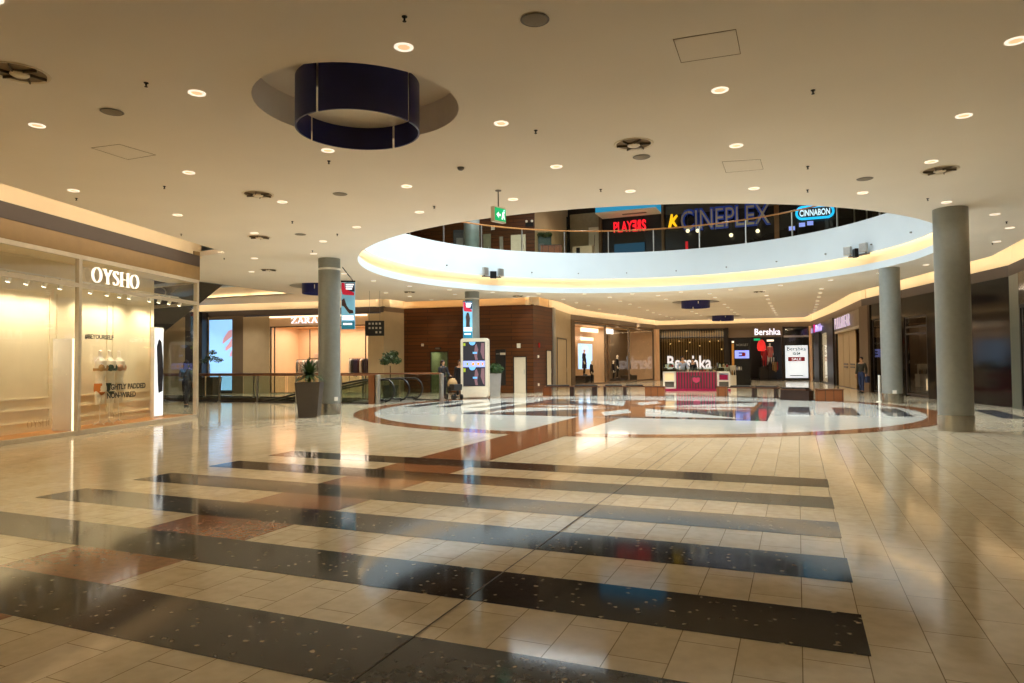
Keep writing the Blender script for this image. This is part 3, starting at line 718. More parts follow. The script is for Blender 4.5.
# ---- cream panel and the shop with coats ---------------------------------------
s = S_PN
wall(s, 0, s.L, 0, 4.5, M['beige'], name='wall_panel', label='cream wall with a flush door')
door_leaf(s, 1.5, 4.3, .0, 3.05, M['beige'], 'flush cream door beside the coat shop')
wall(s, 4.95, s.L, 0, 4.7, M['steel'], d1=.08)
s = S_S
wall(s, 0, .55, 0, 4.32, M['peach'], d1=.05); wall(s, 15.7, s.L, 0, 4.32, M['taupe'], d1=.05)
window(s, .55, 15.7, .06, 4.22, mull=(6.1, 10.6), d=-.05, fw=.12, fm=M['taupe'], label='coat shop window with three panes')
room(s, .4, 15.8, 2.6, 4.24, M['peach'], M['tile'])
wall(s, 12.0, 12.8, .02, 4.2, M['grey'], -2.5, -2.3); wall(s, .5, 4.6, .02, 4.2, M['taupe'], -2.4, -2.2)
shop_light(s, 9, -1.3, 4.2, 12, 1.6, 270., (1, .86, .7))
def lightbox(label, sc, d, w, z0, z1, m, seg=S_S):
    t = thing('light_box', label, 'light', mw=seg.place(sc, d, z0)); B().b2(-w/2-.03, w/2+.03, .01, .08, -.03, z1-z0+.03).to('casing', M['white'], t); B().b2(-w/2, w/2, 0, .012, 0, z1-z0).to('light_face', m, t)
lightbox('tall thin white light in the first pane of the coat shop', 14.2, -1.0, .3, 2.1, 4.1, G['strip'])
lightbox('upper horizontal light in the first pane of the coat shop', 13.2, -1.6, 1.7, 3.9, 4.1, G['wash']); lightbox('lower horizontal light in the first pane of the coat shop', 13.2, -1.6, 1.7, 3.2, 3.5, G['wash'])
lightbox('upper horizontal light in the second pane of the coat shop', 8.9, -2.0, 3.0, 3.85, 4.1, G['wash']); lightbox('lower horizontal light in the second pane of the coat shop', 9.4, -2.0, 2.2, 3.2, 3.42, G['wash'])
lightbox('pale blue lit panel in the second pane of the coat shop', 9.3, -2.2, 2.4, 1.1, 2.95, G['bluep']); lightbox('small white lit sign high in the second pane', 7.0, -1.2, 1.3, 3.75, 4.1, G['white1'])

# ---- far shop with the glowing letters -----------------------------------------
s = S_B
wall(s, 6.15, 6.5, 0, 4.32, M['dframe']); wall(s, 11.75, s.L, 0, 4.32, M['peach'], d1=.06); wall(s, 2.08, 6.2, 3.5, 4.32, M['taupe'], d1=.04, label='taupe header over the far shop entrance')
wall(s, -.1, .12, 0, 4.32, M['peach'], d1=.08); wall(s, 1.98, 2.16, 0, 4.32, M['dframe']); wall(s, .1, 2.0, 3.45, 3.6, M['steel'])
window(s, 6.5, 11.75, .05, 4.28, mull=(), trans=(3.55,), d=-.05, fw=.08, fm=M['dframe'], gm=M['glassd'], label='dark window of the far shop with big letters inside')
window(s, .12, 1.98, .05, 4.28, trans=(3.5,), d=-.05, fw=.08, fm=M['dframe'], label='far shop window with the sale poster')
gold = stripe_mat('bronze_slats', '#4a3a1c', '#1e160a', .32, .5)
room(s, -.2, 12.0, 7.0, 4.3, M['dframe'], M['dframe'])
b = B()
for i in range(26): b.b2(6.6+i*.2, 6.68+i*.2, -1.6, -1.5, .05, 4.2)
struct(b.to('wall_slats', mat('bronze_bar', '#94784a', rough=.35, metal=.2, var=.1), mw=s.mw)); wall(s, 6.5, 11.8, .05, 4.25, mat('bronze_back', '#40331e', rough=.5), -1.8, -1.65)
tag(text('window_sign', 'Bershka', 1.55, glow('window_letters', '#f4f2ff', 1.9), s.place(9.42, -.9, .98), width=3.6, depth=.1, bold=.03), 'large glowing shop name standing inside the dark window behind the kiosk', 'sign')
tag(text('shop_sign', 'Bershka', .72, G['cool'], s.place(3.22, .1, 3.68), width=1.95, depth=.08, bold=.006), 'white shop name on the header of the far entrance', 'sign')
t = thing('sale_poster', 'white sale poster filling the far window', 'poster', mw=s.place(1.04, -.35, .2))
B().b2(-.85, .85, .0, .05, 0, 2.6).to('poster_board', glow('poster_white', '#eef3fa', .85), t)
text('lettering_line', 'Bershka', .48, M['blackmetal'], Matrix.Translation((0, -.012, 2.18)), t, width=1.4, depth=.01)
text('lettering_line', '12-24', .26, M['black'], Matrix.Translation((0, -.012, 1.86)), t, width=.55, depth=.01, bold=.012)
B().b2(-.62, .62, -.014, -.002, 1.33, 1.68).to('red_band', glow('poster_red', '#8a1420', .5), t)
text('lettering_line', 'SALE', .3, G['white1'], Matrix.Translation((0, -.022, 1.4)), t, width=.7, depth=.01)
B().b2(-.5, .5, -.012, -.002, .16, .22).to('small_print', M['grey'], t)
shop_light(s, 4.2, -3.0, 4.25, 3.5, 3, 40., (1, .78, .55)); shop_light(s, 9.2, -.9, 4.2, 5, .5, 85., (1, .78, .5)); shop_light(s, 1, -2.5, 4.25, 1.6, 3, 20., (1, .8, .6))
G['tinyled'] = glow('tiny_lamp', '#ffd890', 6.)
tl = None
for i, (u, z, d) in enumerate(((10.9, 3.1, -.7), (10.2, 3.35, -1.0), (9.3, 3.2, -.6), (8.5, 2.9, -.9), (7.7, 3.25, -.7), (7.0, 3.3, -.9), (6.75, 2.6, -.8), (9.6, 2.5, -1.1))):
    nm = 'warm pin spotlight hanging in the dark far window'
    if tl is None:
        tl = thing('pin_spotlight', nm, 'spotlight', s.P(u, d, z), 0, 'pin spotlights in the dark window'); B().tube([(0, 0, .05), (0, 0, 4.2-z)], .006, 5).to('cable', M['black'], tl); B().lathe([(.03, .1), (.06, .02), (.055, .0)], 10).to('shade', M['blackmetal'], tl); B().ball((0, 0, 0), .045, 8).to('bulb', G['tinyled'], tl)
    else: dup(tl, s.P(u, d, z))
lightbox('slanting white light over the far entrance', 2.9, -1.5, .5, 3.2, 3.32, G['strip'], S_B); lightbox('white ceiling light in the far entrance', 5.6, -2.5, .6, 3.15, 3.28, G['strip'], S_B)

# ---- right side ----------------------------------------------------------------
s = S_R4
wall(s, 0, 3.6, 0, 4.3, M['dframe']); wall(s, 3.5, 10.9, 3.62, 4.3, M['dframe']); wall(s, 10.9, s.L, 0, 4.3, M['peach'], d1=.05)
window(s, 3.6, 10.9, 0, 3.62, mull=(6.4, 8.8), d=-.08, fw=.1, fm=M['dframe'], label='phone shop window at the far right')
room(s, 3.4, 11.2, 4, 4.2, M['white'], M['tile']); shop_light(s, 7, -2, 4.1, 6, 3, 160., (1, .9, .75))
wall(s, 6.5, 8.9, 0, 3.62, M['black'], -.1, .12)
t = thing('shop_sign', 'small white and magenta lettering over the phone shop', 'sign', mw=s.place(7.9, .08, 3.72))
text('lettering', 'm', .7, G['violet'], Matrix.Translation((-2.2, 0, 0)), t, depth=.05, bold=.02); text('magenta_mark', 'T', .8, G['mag'], Matrix.Translation((-.9, 0, 0)), t, depth=.05, bold=.02); text('lettering', 'Mobile', .7, G['violet'], Matrix.Translation((1.2, 0, 0)), t, depth=.05, bold=.02, width=3.0)
lightbox('tall white poster in the phone shop window', 9.9, -.4, 1.2, .2, 2.7, G['white1'], S_R4); lightbox('narrow white poster at the near end of the phone shop window', 4.6, -.4, 1.1, .2, 2.8, G['wash'], S_R4)
s = S_R3
wall(s, 11.6, s.L+.6, 0, 4.3, M['dframe'], -.3, .1)
wall(s, 0, 8.9, 3.36, 4.28, mat('bronze_tile', '#7a6848', rough=.35, metal=.3, var=.3, vs=5), label='bronze header of the shop with brown shutters')
wall(s, 0, 8.9, 3.26, 3.38, M['frame'], -.2, .06)
tag(text('shop_sign', 'PULL&BEAR', 1.0, glow('lilac_letters', '#d8c8e4', .5), s.place(5.9, .08, 3.5), width=5.6, depth=.04, bold=-.008), 'tall pale letters on the bronze header at the right', 'sign')
room(s, .3, 8.9, 4, 3.3, M['taupe'], M['dframe']); shop_light(s, 1.5, -1.5, 3.2, 2, 2, 60., (1, .6, .25))
b = B()
for i in range(3): b.b2(2.6+i*2.1, 4.6+i*2.1, -.14, -.1, .02, 3.26)
o = struct(b.to('door_shutter', M['beige'], mw=s.mw), 'light brown shutters of the shop at the right')
b = B()
for i in range(2):
    for z in (1.15, 1.32): b.b2(2.9+i*2.3, 4.3+i*2.3, -.1, -.08, z, z+.08)
b.to('door_grille', M['dframe'], parent=o)
sh = thing('wall_shelf', 'amber lit shelves with goods inside the shop at the right', 'shelf', mw=s.place(1.5, -1.6, .0))
B().b2(-.9, .9, .0, .05, .1, 3.2).to('back_panel', G['shelf'], sh)
for z in (.5, 1.0, 1.5, 2.0, 2.5, 3.0): B().b2(-.9, .9, -.35, .0, z, z+.05).to('shelf_board', M['wood'], sh)
rnd = random.Random(4)
for z in (.55, 1.05, 1.55, 2.05, 2.55):
    for q in range(4):
        w = rnd.uniform(.15, .34); h = rnd.uniform(.12, .34); x = -.66+q*.44
        tag(B().b2(-w/2, w/2, -.14, .1, 0, h, .03).to('folded_clothes', [M['black'], M['tan'], M['coatgreen'], M['red']][rnd.randrange(4)], mw=s.place(1.5, -1.6, z) @ Matrix.Translation((x, -.16, .001))), 'folded garments on the amber lit shelves', 'clothes', 'folded garments on the amber shelves')
s = S_R2
wall(s, 11.35, s.L+.1, 0, 4.3, M['taupe'], -.3, .1)
for a, bb in ((0, 5.6), (7.6, 10.1), (11.1, 11.4)): wall(s, a, bb, 0, 4.3, M['gloss'], name='wall_right' if a == 0 else None, label='black glossy stone wall at the right' if a == 0 else None)
wall(s, 5.6, 7.6, 3.45, 4.3, M['gloss']); wall(s, 10.1, 11.1, 3.55, 4.3, M['gloss'])
window(s, 5.6, 7.6, .06, 3.45, mull=(), trans=(3.0, 2.7), d=-.06, fw=.08, fm=M['dframe'], gm=M['glassd'], label='window in the black stone behind the right columns'); window(s, 10.1, 11.1, .06, 3.55, d=-.06, fw=.06, fm=M['dframe'], gm=M['glassd'], label='narrow window in the black stone')
room(s, 5.4, 11.2, 2.2, 3.6, mat('window_back', '#4a3c2c', rough=.6), M['dframe']); shop_light(s, 8.5, -1.1, 3.5, 5, 1.2, 55., (1, .7, .42))
lightbox('warm vertical light in the window behind the right columns', 7.2, -1.0, .35, .3, 2.4, glow('amber_panel', '#c89a50', .9), S_R2); lightbox('pale frame light in the narrow dark window', 10.5, -.9, .08, 1.6, 3.2, G['strip'], S_R2); lightbox('low white display block in the window behind the right columns', 6.4, -.5, .9, .3, .75, G['wash'], S_R2); lightbox('low white display block in the narrow dark window', 10.6, -.5, .7, .25, .7, G['wash'], S_R2)
lightbox('long warm light bar in the window behind the right columns', 6.5, -1.3, 1.5, 2.78, 2.9, G['wash'], S_R2)
s = S_R0
wall(s, 31.95, s.L, 0, 4.3, mat('pale_green_panel', '#585c4e', rough=.3, var=.06)); wall(s, 0, 31.95, 3.3, 4.3, M['gloss'])
window(s, 20, 31.95, .0, 3.3, mull=(31.6, 29, 26, 23), d=-.06, fw=.12, fm=M['black'], gm=M['glassd'], label='dark framed shop window at the right edge')
wall(s, 0, 20, 0, 3.3, M['taupe']); room(s, 19.8, 31.9, 3, 3.5, M['beige'], M['tile']); shop_light(s, 28, -1.5, 3.4, 5, 2, 60., (1, .8, .6))

# ------------------------------------------------------------------ columns
def column(label, x, y, top=5.0, band=4.62, tagz=None, scuff=False):
    t = thing('column', label, 'column', (x, y, 0)); t['kind'] = 'structure'
    B().lathe([(.348, .36), (.348, top)], 48, closed=False).to('shaft', M['column'], t, smooth=True)
    B().lathe([(.348, .36), (.36, .355), (.36, .0)], 48, closed=False).to('base_sleeve', M['column_base'], t, smooth=True)
    if band: B().lathe([(.35, band), (.356, band+.005), (.356, band+.06), (.35, band+.065)], 48, closed=False).to('ring_band', mat('column_ring', '#e8e4da', rough=.3), t, smooth=True)
    if tagz:
        a = math.atan2(-y, -x)+tagz[1]
        B().box((.36*math.cos(a), .36*math.sin(a), tagz[0]), (.02, .13, .12), a).to('wall_tag', M['white'], t)
    return t
column('large grey metal column at the right', 3.25, 18.04, band=None); column('grey metal column behind the large right one', 3.2, 28.78, band=None, tagz=(.42, .2))
column('grey metal column beside the tapered planter', -13.9, 18.04, tagz=(.5, .6)); column('grey metal column behind the white information totem', -14.3, 29.35)
t = thing('barrier_post', 'slim white post beside the second right column', 'post', F(880.5, 402)); B().lathe([(.12, 0), (.12, .02), (.045, .03), (.045, 1.0), (.0, 1.01)], 16).to('post_body', M['white'], t, smooth=True)

# ------------------------------------------------------------------ ceiling fittings
for i, ((cx, cy_, r), lb) in enumerate(zip(REC, ('large dark blue ring hanging in the near round ceiling recess', 'dark blue ring in the recess behind the near left column', 'dark blue ring in the far ceiling over the kiosk', 'most distant dark blue ring in the far ceiling'))):
    t = thing('ring_light', lb, 'ceiling ring', (cx, cy_, 0))
    zr = 4.665; R = .80
    for k in range(4):
        a0 = k*PI/2+.35+ (0 if i else -.37); b = B()
        b.lathe([(R, zr), (R, zr+.64), (R-.02, zr+.64), (R-.02, zr), (R, zr)], 18, a0=a0, a1=a0+PI/2-.06, closed=False)
        b.to('ring_segment', M['navy'], t, smooth=True)
    b = B()
    for k in range(3):
        a = k*2*PI/3+.9; b.tube([(R*.5*math.cos(a), R*.5*math.sin(a), zr+.33), (R*.5*math.cos(a), R*.5*math.sin(a), 5.42)], .012, 6)
    b.to('hanger_rod', M['blackmetal'], t)
    B().lathe([(0, zr+.31), (R-.025, zr+.31), (R-.025, zr+.33), (0, zr+.33)], 40, closed=False).to('inner_disc', M['white'], t)

DL = [(403,45),(197,93),(43,128),(721,88.5),(1006,46.5),(3,6),(501,120.5),(326,148.5),(188,172),(405,184),(418,210),(557,164),(632,189),(738,144),(756,187),(959,118),(929,162.5),(863,192.5),(944,203),(990,215.5),(1004,229),(992,242.5),(925,265),(880,273),(176.5,214.5),(76.5,191.5),
(280,200.5),(252,232),(354.5,225.5),(320.5,240),(311,252.5),(252,257.5),(249,271),(513,197),(341.7,272.5),
(371.3,279.8),(408,285.3),(384,292),(408,295.6),(430,299),(448.3,288.8),(454,293.5),(449,302),(492.4,291.4),(528.3,295.8),(539,292.9),(491.4,299.8),(564,298.4),(577.5,302),(585.7,293),(589.7,305),(611.3,296.5),(601,308.5),(622,300.5),(619,313.4),(626.9,315),
(634.3,293),(660.3,294.8),(632,303.5),(641.4,306.6),(649.7,309.6),(655.6,312.2),(662.2,314),(669,316),(674,317.4),(678.7,319.3),(668.5,298.5),(683.4,291.4),(712.3,293),(717.6,296.8),(727,303.9),(694.5,311),(699,313),(703.7,314.8),(711.7,318.5),(644.4,318.3),
(733.3,289),(782.8,284.8),(730.5,306.9),(734.2,309.4),(737.4,311.9),(740,313.7),(746,317.9),(766.4,290.5),(769,295),(770.5,298.6),(772.4,302.5),(774.2,305.5),(775.5,308.2),(776.6,310.3),(777.9,312.4),(779.3,314.6),
(823.4,288.3),(822.2,292.5),(821,296.6),(819.6,300.6),(819,304),(818.1,306.7),(817,309.3),(816.4,311.5),(812.3,313.7),(832.4,279.8)]
NEAR_DL = {0: 'round downlight nearest the large blue ring, toward the viewer', 1: 'round downlight left of the large blue ring', 2: 'round downlight nearest the lingerie shop cove', 3: 'round downlight in front of the ceiling hatch', 4: 'round downlight in the near right ceiling corner', 5: 'round downlight in the near left ceiling corner', 6: 'round downlight between the blue ring and the exit sign', 7: 'round downlight just beyond the large blue ring', 15: 'round downlight in front of the round grille at the right'}
def zone(x, y):
    if y < 8 + 7: return ('round white downlight in the ceiling in front of the round opening', 'downlights before the round opening')
    if x > 0 and y < 30: return ('round white downlight in the ceiling over the right columns', 'downlights over the right columns')
    if x < -13: return ('round white downlight in the ceiling over the moving walk and wood wall', 'downlights at the left')
    if y < 34: return ('round white downlight in the ceiling at the edge of the round opening', 'downlights by the opening')
    return ('round white downlight in the far ceiling before the glowing letters', 'downlights in the far ceiling')
d0 = None; LAMPS = []
for i, (px_, py_) in enumerate(DL):
    p = Cl(px_, py_); lb, gp = zone(p.x, p.y)
    if i in NEAR_DL: lb, gp = NEAR_DL[i], 'recessed ceiling downlights'
    LAMPS.append(p)
    if d0 is None:
        d0 = thing('ceiling_downlight', lb, 'downlight', p, 0, gp)
        B().lathe([(.066, -.001), (.102, -.001), (.102, -.010), (.088, -.014), (.072, -.010), (.066, -.001)], 24, closed=False).to('trim_ring', glow('downlight_ring', '#fff0dc', .85), d0, smooth=True)
        B().lathe([(.0, -.004), (.067, -.004), (.067, -.002)], 20, closed=False).to('lens', G['lampd'], d0)
    else:
        o = dup(d0, p, None, lb, gp)
SPR = [(148,84),(404,15),(536,127.5),(813,90),(809,165.5),(327,159),(602,187),(433,204),(809,189),(79,199),(164,186),(180,233.5),(926,199),(1001,223),(988,244),(290,220),(335,232.5),(310,249.5),(222,257.5)]
s0_ = None
for i, (x, y) in enumerate(SPR):
    lb = {0: 'small sprinkler head left of the large blue ring', 1: 'sprinkler head nearest the viewer above the downlight', 2: 'small sprinkler head between the downlight and the round grille', 3: 'small sprinkler head below the hatch, at the right'}.get(i, 'small dark sprinkler head on the ceiling'); gp = 'sprinkler heads'
    if s0_ is None:
        s0_ = thing('ceiling_sprinkler', lb, 'sprinkler', Cl(x, y), 0, gp)
        B().lathe([(.028, -.001), (.028, -.008), (.012, -.014), (.009, -.045), (.02, -.048), (.02, -.052), (.0, -.054)], 12).to('sprinkler_head', M['blackmetal'], s0_)
    else: dup(s0_, Cl(x, y), None, lb, gp)
sp0 = None
for (x, y), lb in (((535,17.5),'grey round speaker grille nearest the viewer'),((643,154.5),'grey round speaker beside the round air grille'),((865,178.5),'grey round speaker above the right end of the opening'),((114.5,113),'grey round speaker over the lingerie shop'),((338,192),'grey round speaker between the blue ring and left column'),((298,233),'grey round speaker above the near left column')):
    if sp0 is None:
        sp0 = thing('ceiling_speaker', lb, 'speaker', Cl(x, y), 0, 'ceiling speakers')
        B().lathe([(.13, -.001), (.145, -.006), (.13, -.014), (.12, -.01)], 24).to('speaker_rim', M['grey'], sp0, smooth=True); B().lathe([(.0, -.022), (.08, -.02), (.122, -.011)], 24, closed=False).to('speaker_grille', mat('speaker_mesh', '#8a8070', rough=.7), sp0, smooth=True)
    else: dup(sp0, Cl(x, y), None, lb, 'ceiling speakers')
v0 = None
for (x, y), lb in (((28,77),'round air grille in the near left ceiling'),((635,141.5),'round air grille in front of the opening'),((937,171),'round air grille over the large right column'),((256,193),'round air grille left of the blue ring column line'),((257,236),'round air grille over the lingerie shop corner'),((266,269),'round air grille nearest the moving walk'),((408,291),'round air grille before the cream wall'),((518,295),'round air grille before the wood wall'),((762,291),'round air grille in the far ceiling')):
    if v0 is None:
        v0 = thing('air_vent', lb, 'air vent', Cl(x, y), 0, 'ceiling air grilles')
        B().lathe([(.27, -.001), (.31, -.004), (.30, -.014), (.265, -.006)], 32, closed=False).to('rim', M['cream'], v0, smooth=True)
        B().lathe([(.0, -.002), (.27, -.002)], 32, closed=False).to('dark_throat', mat('vent_throat', '#87755a', rough=.8), v0)
        B().lathe([(.0, -.045), (.08, -.045), (.1, -.03), (.09, -.01)], 24, closed=False).to('centre_disc', M['cream'], v0, smooth=True)
        for k in range(6): a = k*PI/3; B().box((.18*math.cos(a), .18*math.sin(a), -.02), (.17, .012, .03), a+.3).to('swirl_blade', mat('vent_blade', '#5e5242', rough=.6), v0)
    else: dup(v0, Cl(x, y), None, lb, 'ceiling air grilles')
def hatch(lb, pts):
    c = sum((Cl(*p) for p in pts), Vector())/4; t = thing('ceiling_hatch', lb, 'hatch', c); q = [Cl(*p)-c for p in pts]; b = B()
    for i in range(4):
        a, e = q[i], q[(i+1) % 4]; b.tube([a+Vector((0, 0, -.001)), e+Vector((0, 0, -.001))], .0035, 4)
    b.to('hatch_gap', mat('hatch_gap', '#8a7658', rough=.9), t)
    z = Vector((0, 0, -.003)); B().poly([v*.96+z for v in q]).to('hatch_leaf', M['ceil'], t)
hatch('square access hatch in the near ceiling', [(674,38), (736,29), (741,53), (682,61)]); hatch('faint access hatch left of the blue ring', [(94,149), (121,145), (156,155), (129,160)]); hatch('faint access hatch before the opening', [(724,160), (762,158), (765,168), (728,171)])
t = thing('smoke_detector', 'small dark smoke detector before the exit sign', 'detector', Cl(460, 165)); B().lathe([(.06, -.001), (.055, -.03), (.03, -.05), (.0, -.052)], 16).to('detector_body', M['grey'], t)
# exit sign
p = Cl(498, 188); t = thing('exit_sign', 'green running man exit sign hanging before the opening', 'sign', (p.x, p.y, 0), 1.24)
B().lathe([(.06, 5), (.06, 4.985), (.012, 4.98), (.012, 4.66)], 12).to('hanger_rod', M['grey'], t)
B().b2(-.17, .17, -.05, .05, 4.36, 4.66, .01).to('sign_box', M['white'], t)
B().b2(-.155, .155, -.056, -.0505, 4.385, 4.635).to('sign_face', G['green'], t)
b = B(); b.plate([(-.12, 4.50), (-.05, 4.56), (-.05, 4.52), (.0, 4.52), (.0, 4.48), (-.05, 4.48), (-.05, 4.44)], -.0595, -.0565)
b.plate([(.03, 4.42), (.06, 4.42), (.08, 4.49), (.11, 4.42), (.13, 4.42), (.10, 4.53), (.12, 4.57), (.09, 4.58), (.06, 4.56), (.05, 4.52)], -.0595, -.0565); b.lathe([(.0, 0), (.02, .0)], 10, (.1, -.058, 4.6))
b.to('running_figure', G['white1'], t)
# hanging black direction sign
p = Cl(372.5, 290); t = thing('direction_sign', 'black direction sign hanging on two wires over the moving walk', 'sign', (p.x, p.y, 0), math.radians(22))
b = B()
for x in (-.24, .24): b.tube([(x, 0, 3.6), (x, 0, 5.0)], .007, 5)
b.to('wire', M['grey'], t); B().b2(-.44, .44, -.03, .03, 2.9, 3.6).to('sign_board', M['black'], t)
b = B()
for r, xs in enumerate(((-.28, -.12, .04, .2), (-.28, -.12, .04, .22), (.04, .22))):
    for x in xs: b.b2(x, x+.09, -.036, -.0305, 3.42-r*.2, 3.51-r*.2)
b.to('pictogram', mat('sign_white', '#c8bcaa', rough=.5), t)

# ------------------------------------------------------------------ banners
def banner(label, p, rz, w, z0, z1, flip):
    t = thing('hanging_banner', label, 'banner', (p[0], p[1], z0), rz); h = z1-z0; f = -1 if flip else 1
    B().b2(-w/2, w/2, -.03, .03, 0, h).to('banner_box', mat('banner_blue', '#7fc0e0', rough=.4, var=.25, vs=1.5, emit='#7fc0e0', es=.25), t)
    B().b2(-w/2-.01, w/2+.01, -.035, .035, h, h+.05).to('top_rail', M['blackmetal'], t)
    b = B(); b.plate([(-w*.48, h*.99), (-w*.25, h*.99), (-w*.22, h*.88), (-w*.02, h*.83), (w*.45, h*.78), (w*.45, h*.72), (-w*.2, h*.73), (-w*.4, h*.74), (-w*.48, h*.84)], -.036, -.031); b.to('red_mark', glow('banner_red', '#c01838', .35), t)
    b = B(); b.b2(-w*.2, w*.48, -.035, -.031, h*.80, h*.99); b.to('dark_block', mat('banner_dark', '#2a3048', rough=.5), t)
    b = B()
    for k in range(3): b.b2(-w*.16, w*(.42-.06*k), -.038, -.0355, h*(.935-.045*k), h*(.965-.045*k))
    for k in range(2): b.b2(-w*.42, w*.42, -.037, -.0315, h*(.25-.055*k), h*(.29-.055*k))
    b.to('lettering', G['white1'], t)
    b = B(); b.plate([(-w*.46, h*.62), (-w*.28, h*.66), (-w*.1, h*.5), (w*.1, h*.42), (w*.36, h*.4), (w*.4, h*.34), (w*.1, h*.33), (-w*.05, h*.38), (-w*.3, h*.48), (-w*.46, h*.5)] if flip else [(-w*.1, h*.7), (w*.1, h*.7), (w*.25, h*.55), (w*.2, h*.4), (w*.24, h*.3), (-w*.2, h*.3), (-w*.18, h*.45), (-w*.22, h*.58)], -.0365, -.0312); b.to('figure_image', mat('banner_figure', '#3a2420', rough=.6, var=.4, vs=9), t)
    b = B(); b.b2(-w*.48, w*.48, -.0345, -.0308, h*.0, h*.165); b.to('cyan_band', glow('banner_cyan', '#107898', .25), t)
    B().b2(-w*.36, w*.3, -.038, -.0348, h*.09, h*.13).to('lettering', G['white1'], t)
cdir = lambda x, y: math.atan2(y, x)-PI/2
def bz(x, y, p): return zat(x, y, p)
pb = at_depth(345.8, 305, 20.5); banner('blue and red advertising banner at the near left column', pb, cdir(pb.x, pb.y)-.15, .40, zat(346, 329, pb), zat(346, 281.5, pb), True)
B().tube([(-13.62, 18.35, 4.75), (pb.x+.15, pb.y, zat(346, 281.5, pb)+.06)], .015, 6).to('bracket', M['blackmetal'])['kind'] = 'structure'
pb = at_depth(467, 320, 31.4); banner('blue and red advertising banner beside the column behind the totem', pb, cdir(pb.x, pb.y), .42, zat(467, 338, pb), zat(467, 301, pb), False)

# ------------------------------------------------------------------ information totem
p = F(474, 399)*.985; t = thing('information_totem', 'white rounded information totem with a colourful screen', 'totem', (p.x, p.y, 0), cdir(p.x, p.y)-.26)
def rrect(w, h, r, n=6, z0=0.):
    o = []
    for cx, cz, a in ((w/2-r, z0+r, -PI/2), (w/2-r, z0+h-r, 0), (-w/2+r, z0+h-r, PI/2), (-w/2+r, z0+r, PI)):
        for i in range(n+1): o.append((cx+r*math.cos(a+PI/2*i/n), cz+r*math.sin(a+PI/2*i/n)))
    return o
TW, TH = 1.26, 2.66
B().plate(rrect(TW, TH, .12, 6, .06), -.05, .32).to('cabinet', M['cream'], t, smooth=False)
B().b2(-.55, .55, .0, .28, 0, .06).to('plinth', M['steel'], t)
B().plate(rrect(TW-.24, 2.0, .02, 2, .56), -.06, -.0505).to('screen_face', G['screend'], t)
def scr(name, polys, m, y0=-.066):
    for q in polys: B().plate(q, y0, -.0605).to(name, m, t)
R4_ = lambda x0, x1, z0, z1: [(x0, z0), (x1, z0), (x1, z1), (x0, z1)]
disc = lambda cx, cz, r, a0, a1: [(cx+r*math.cos(a0+(a1-a0)*i/12), cz+r*math.sin(a0+(a1-a0)*i/12)) for i in range(13)]
scr('screen_band', [R4_(-.5, .5, 1.42, 1.7)], G['screenb'])
scr('screen_badge', [disc(-.08, 2.55, .15, PI, 2*PI), disc(-.08, 1.42, .15, PI, 2*PI)], G['screenc'], -.068)
scr('screen_logo', [R4_(-.5, -.4, 2.38, 2.5), R4_(-.5, -.4, 1.2, 1.36), R4_(-.36, -.26, 1.5, 1.62)], G['screenl'], -.07)
scr('screen_icon', [R4_(-.1, .02, 1.5, 1.62), R4_(.14, .26, 1.5, 1.62), R4_(.36, .44, 1.5, 1.62)], G['orange'], -.07)
scr('screen_figure', [[(.05, 2.4), (.12, 2.46), (.2, 2.2), (.14, 1.9), (.18, 1.74), (.06, 1.74), (.0, 2.0)], [(.05, 1.28), (.12, 1.34), (.2, 1.1), (.14, .8), (.18, .6), (.06, .6), (.0, .9)], [(.34, 2.5), (.48, 2.5), (.48, 1.76), (.4, 1.8), (.3, 2.1)], [(.34, 1.36), (.48, 1.36), (.48, .6), (.4, .7), (.3, 1.0)]], G['screenf'])
scr('screen_patch', [R4_(-.06, .14, 2.02, 2.1), R4_(-.06, .14, .9, .98)], G['screenc'], -.07)

# ------------------------------------------------------------------ plants
def planter(name, label, p, wt, wb, h, m, rz=0., n=4):
    t = thing(name, label, 'plant', (p[0], p[1], 0), rz)
    b = B(); a = PI/4; r2 = math.sqrt(2)/2
    b.lathe([(wb*r2, 0), (wt*r2, h), (wt*r2-.05, h), (wt*r2-.08, h-.07), (0, h-.07)], n, a0=a, a1=a+2*PI); b.to('planter_pot', m, t)
    B().lathe([(wt*r2-.09, h-.06), (0, h-.05)], n, a0=a, a1=a+2*PI, closed=False).to('soil', M['soil'], t)
    return t
def spikes(t, c, n, L, m, seedv, droop=.5, name='leaf_crown'):
    rnd = random.Random(seedv); b = B()
    for i in range(n):
        a = rnd.uniform(0, 2*PI); el = rnd.uniform(.05, 1.45); l = L*rnd.uniform(.7, 1.05); w = .024; prev = None
        pts = []
        for k in range(5):
            q = k/4; r = l*q*math.cos(el); z = l*q*math.sin(el)-droop*l*q*q*math.cos(el)
            pts.append(Vector((c[0]+r*math.cos(a), c[1]+r*math.sin(a), c[2]+z)))
        side = Vector((-math.sin(a), math.cos(a), 0))
        for k in range(4):
            w0, w1 = w*(1-.1*k), w*(1-.1*(k+1)) if k < 3 else .002
            b.poly([pts[k]-side*w0, pts[k]+side*w0, pts[k+1]+side*w1, pts[k+1]-side*w1])
    return b.to(name, m, t)
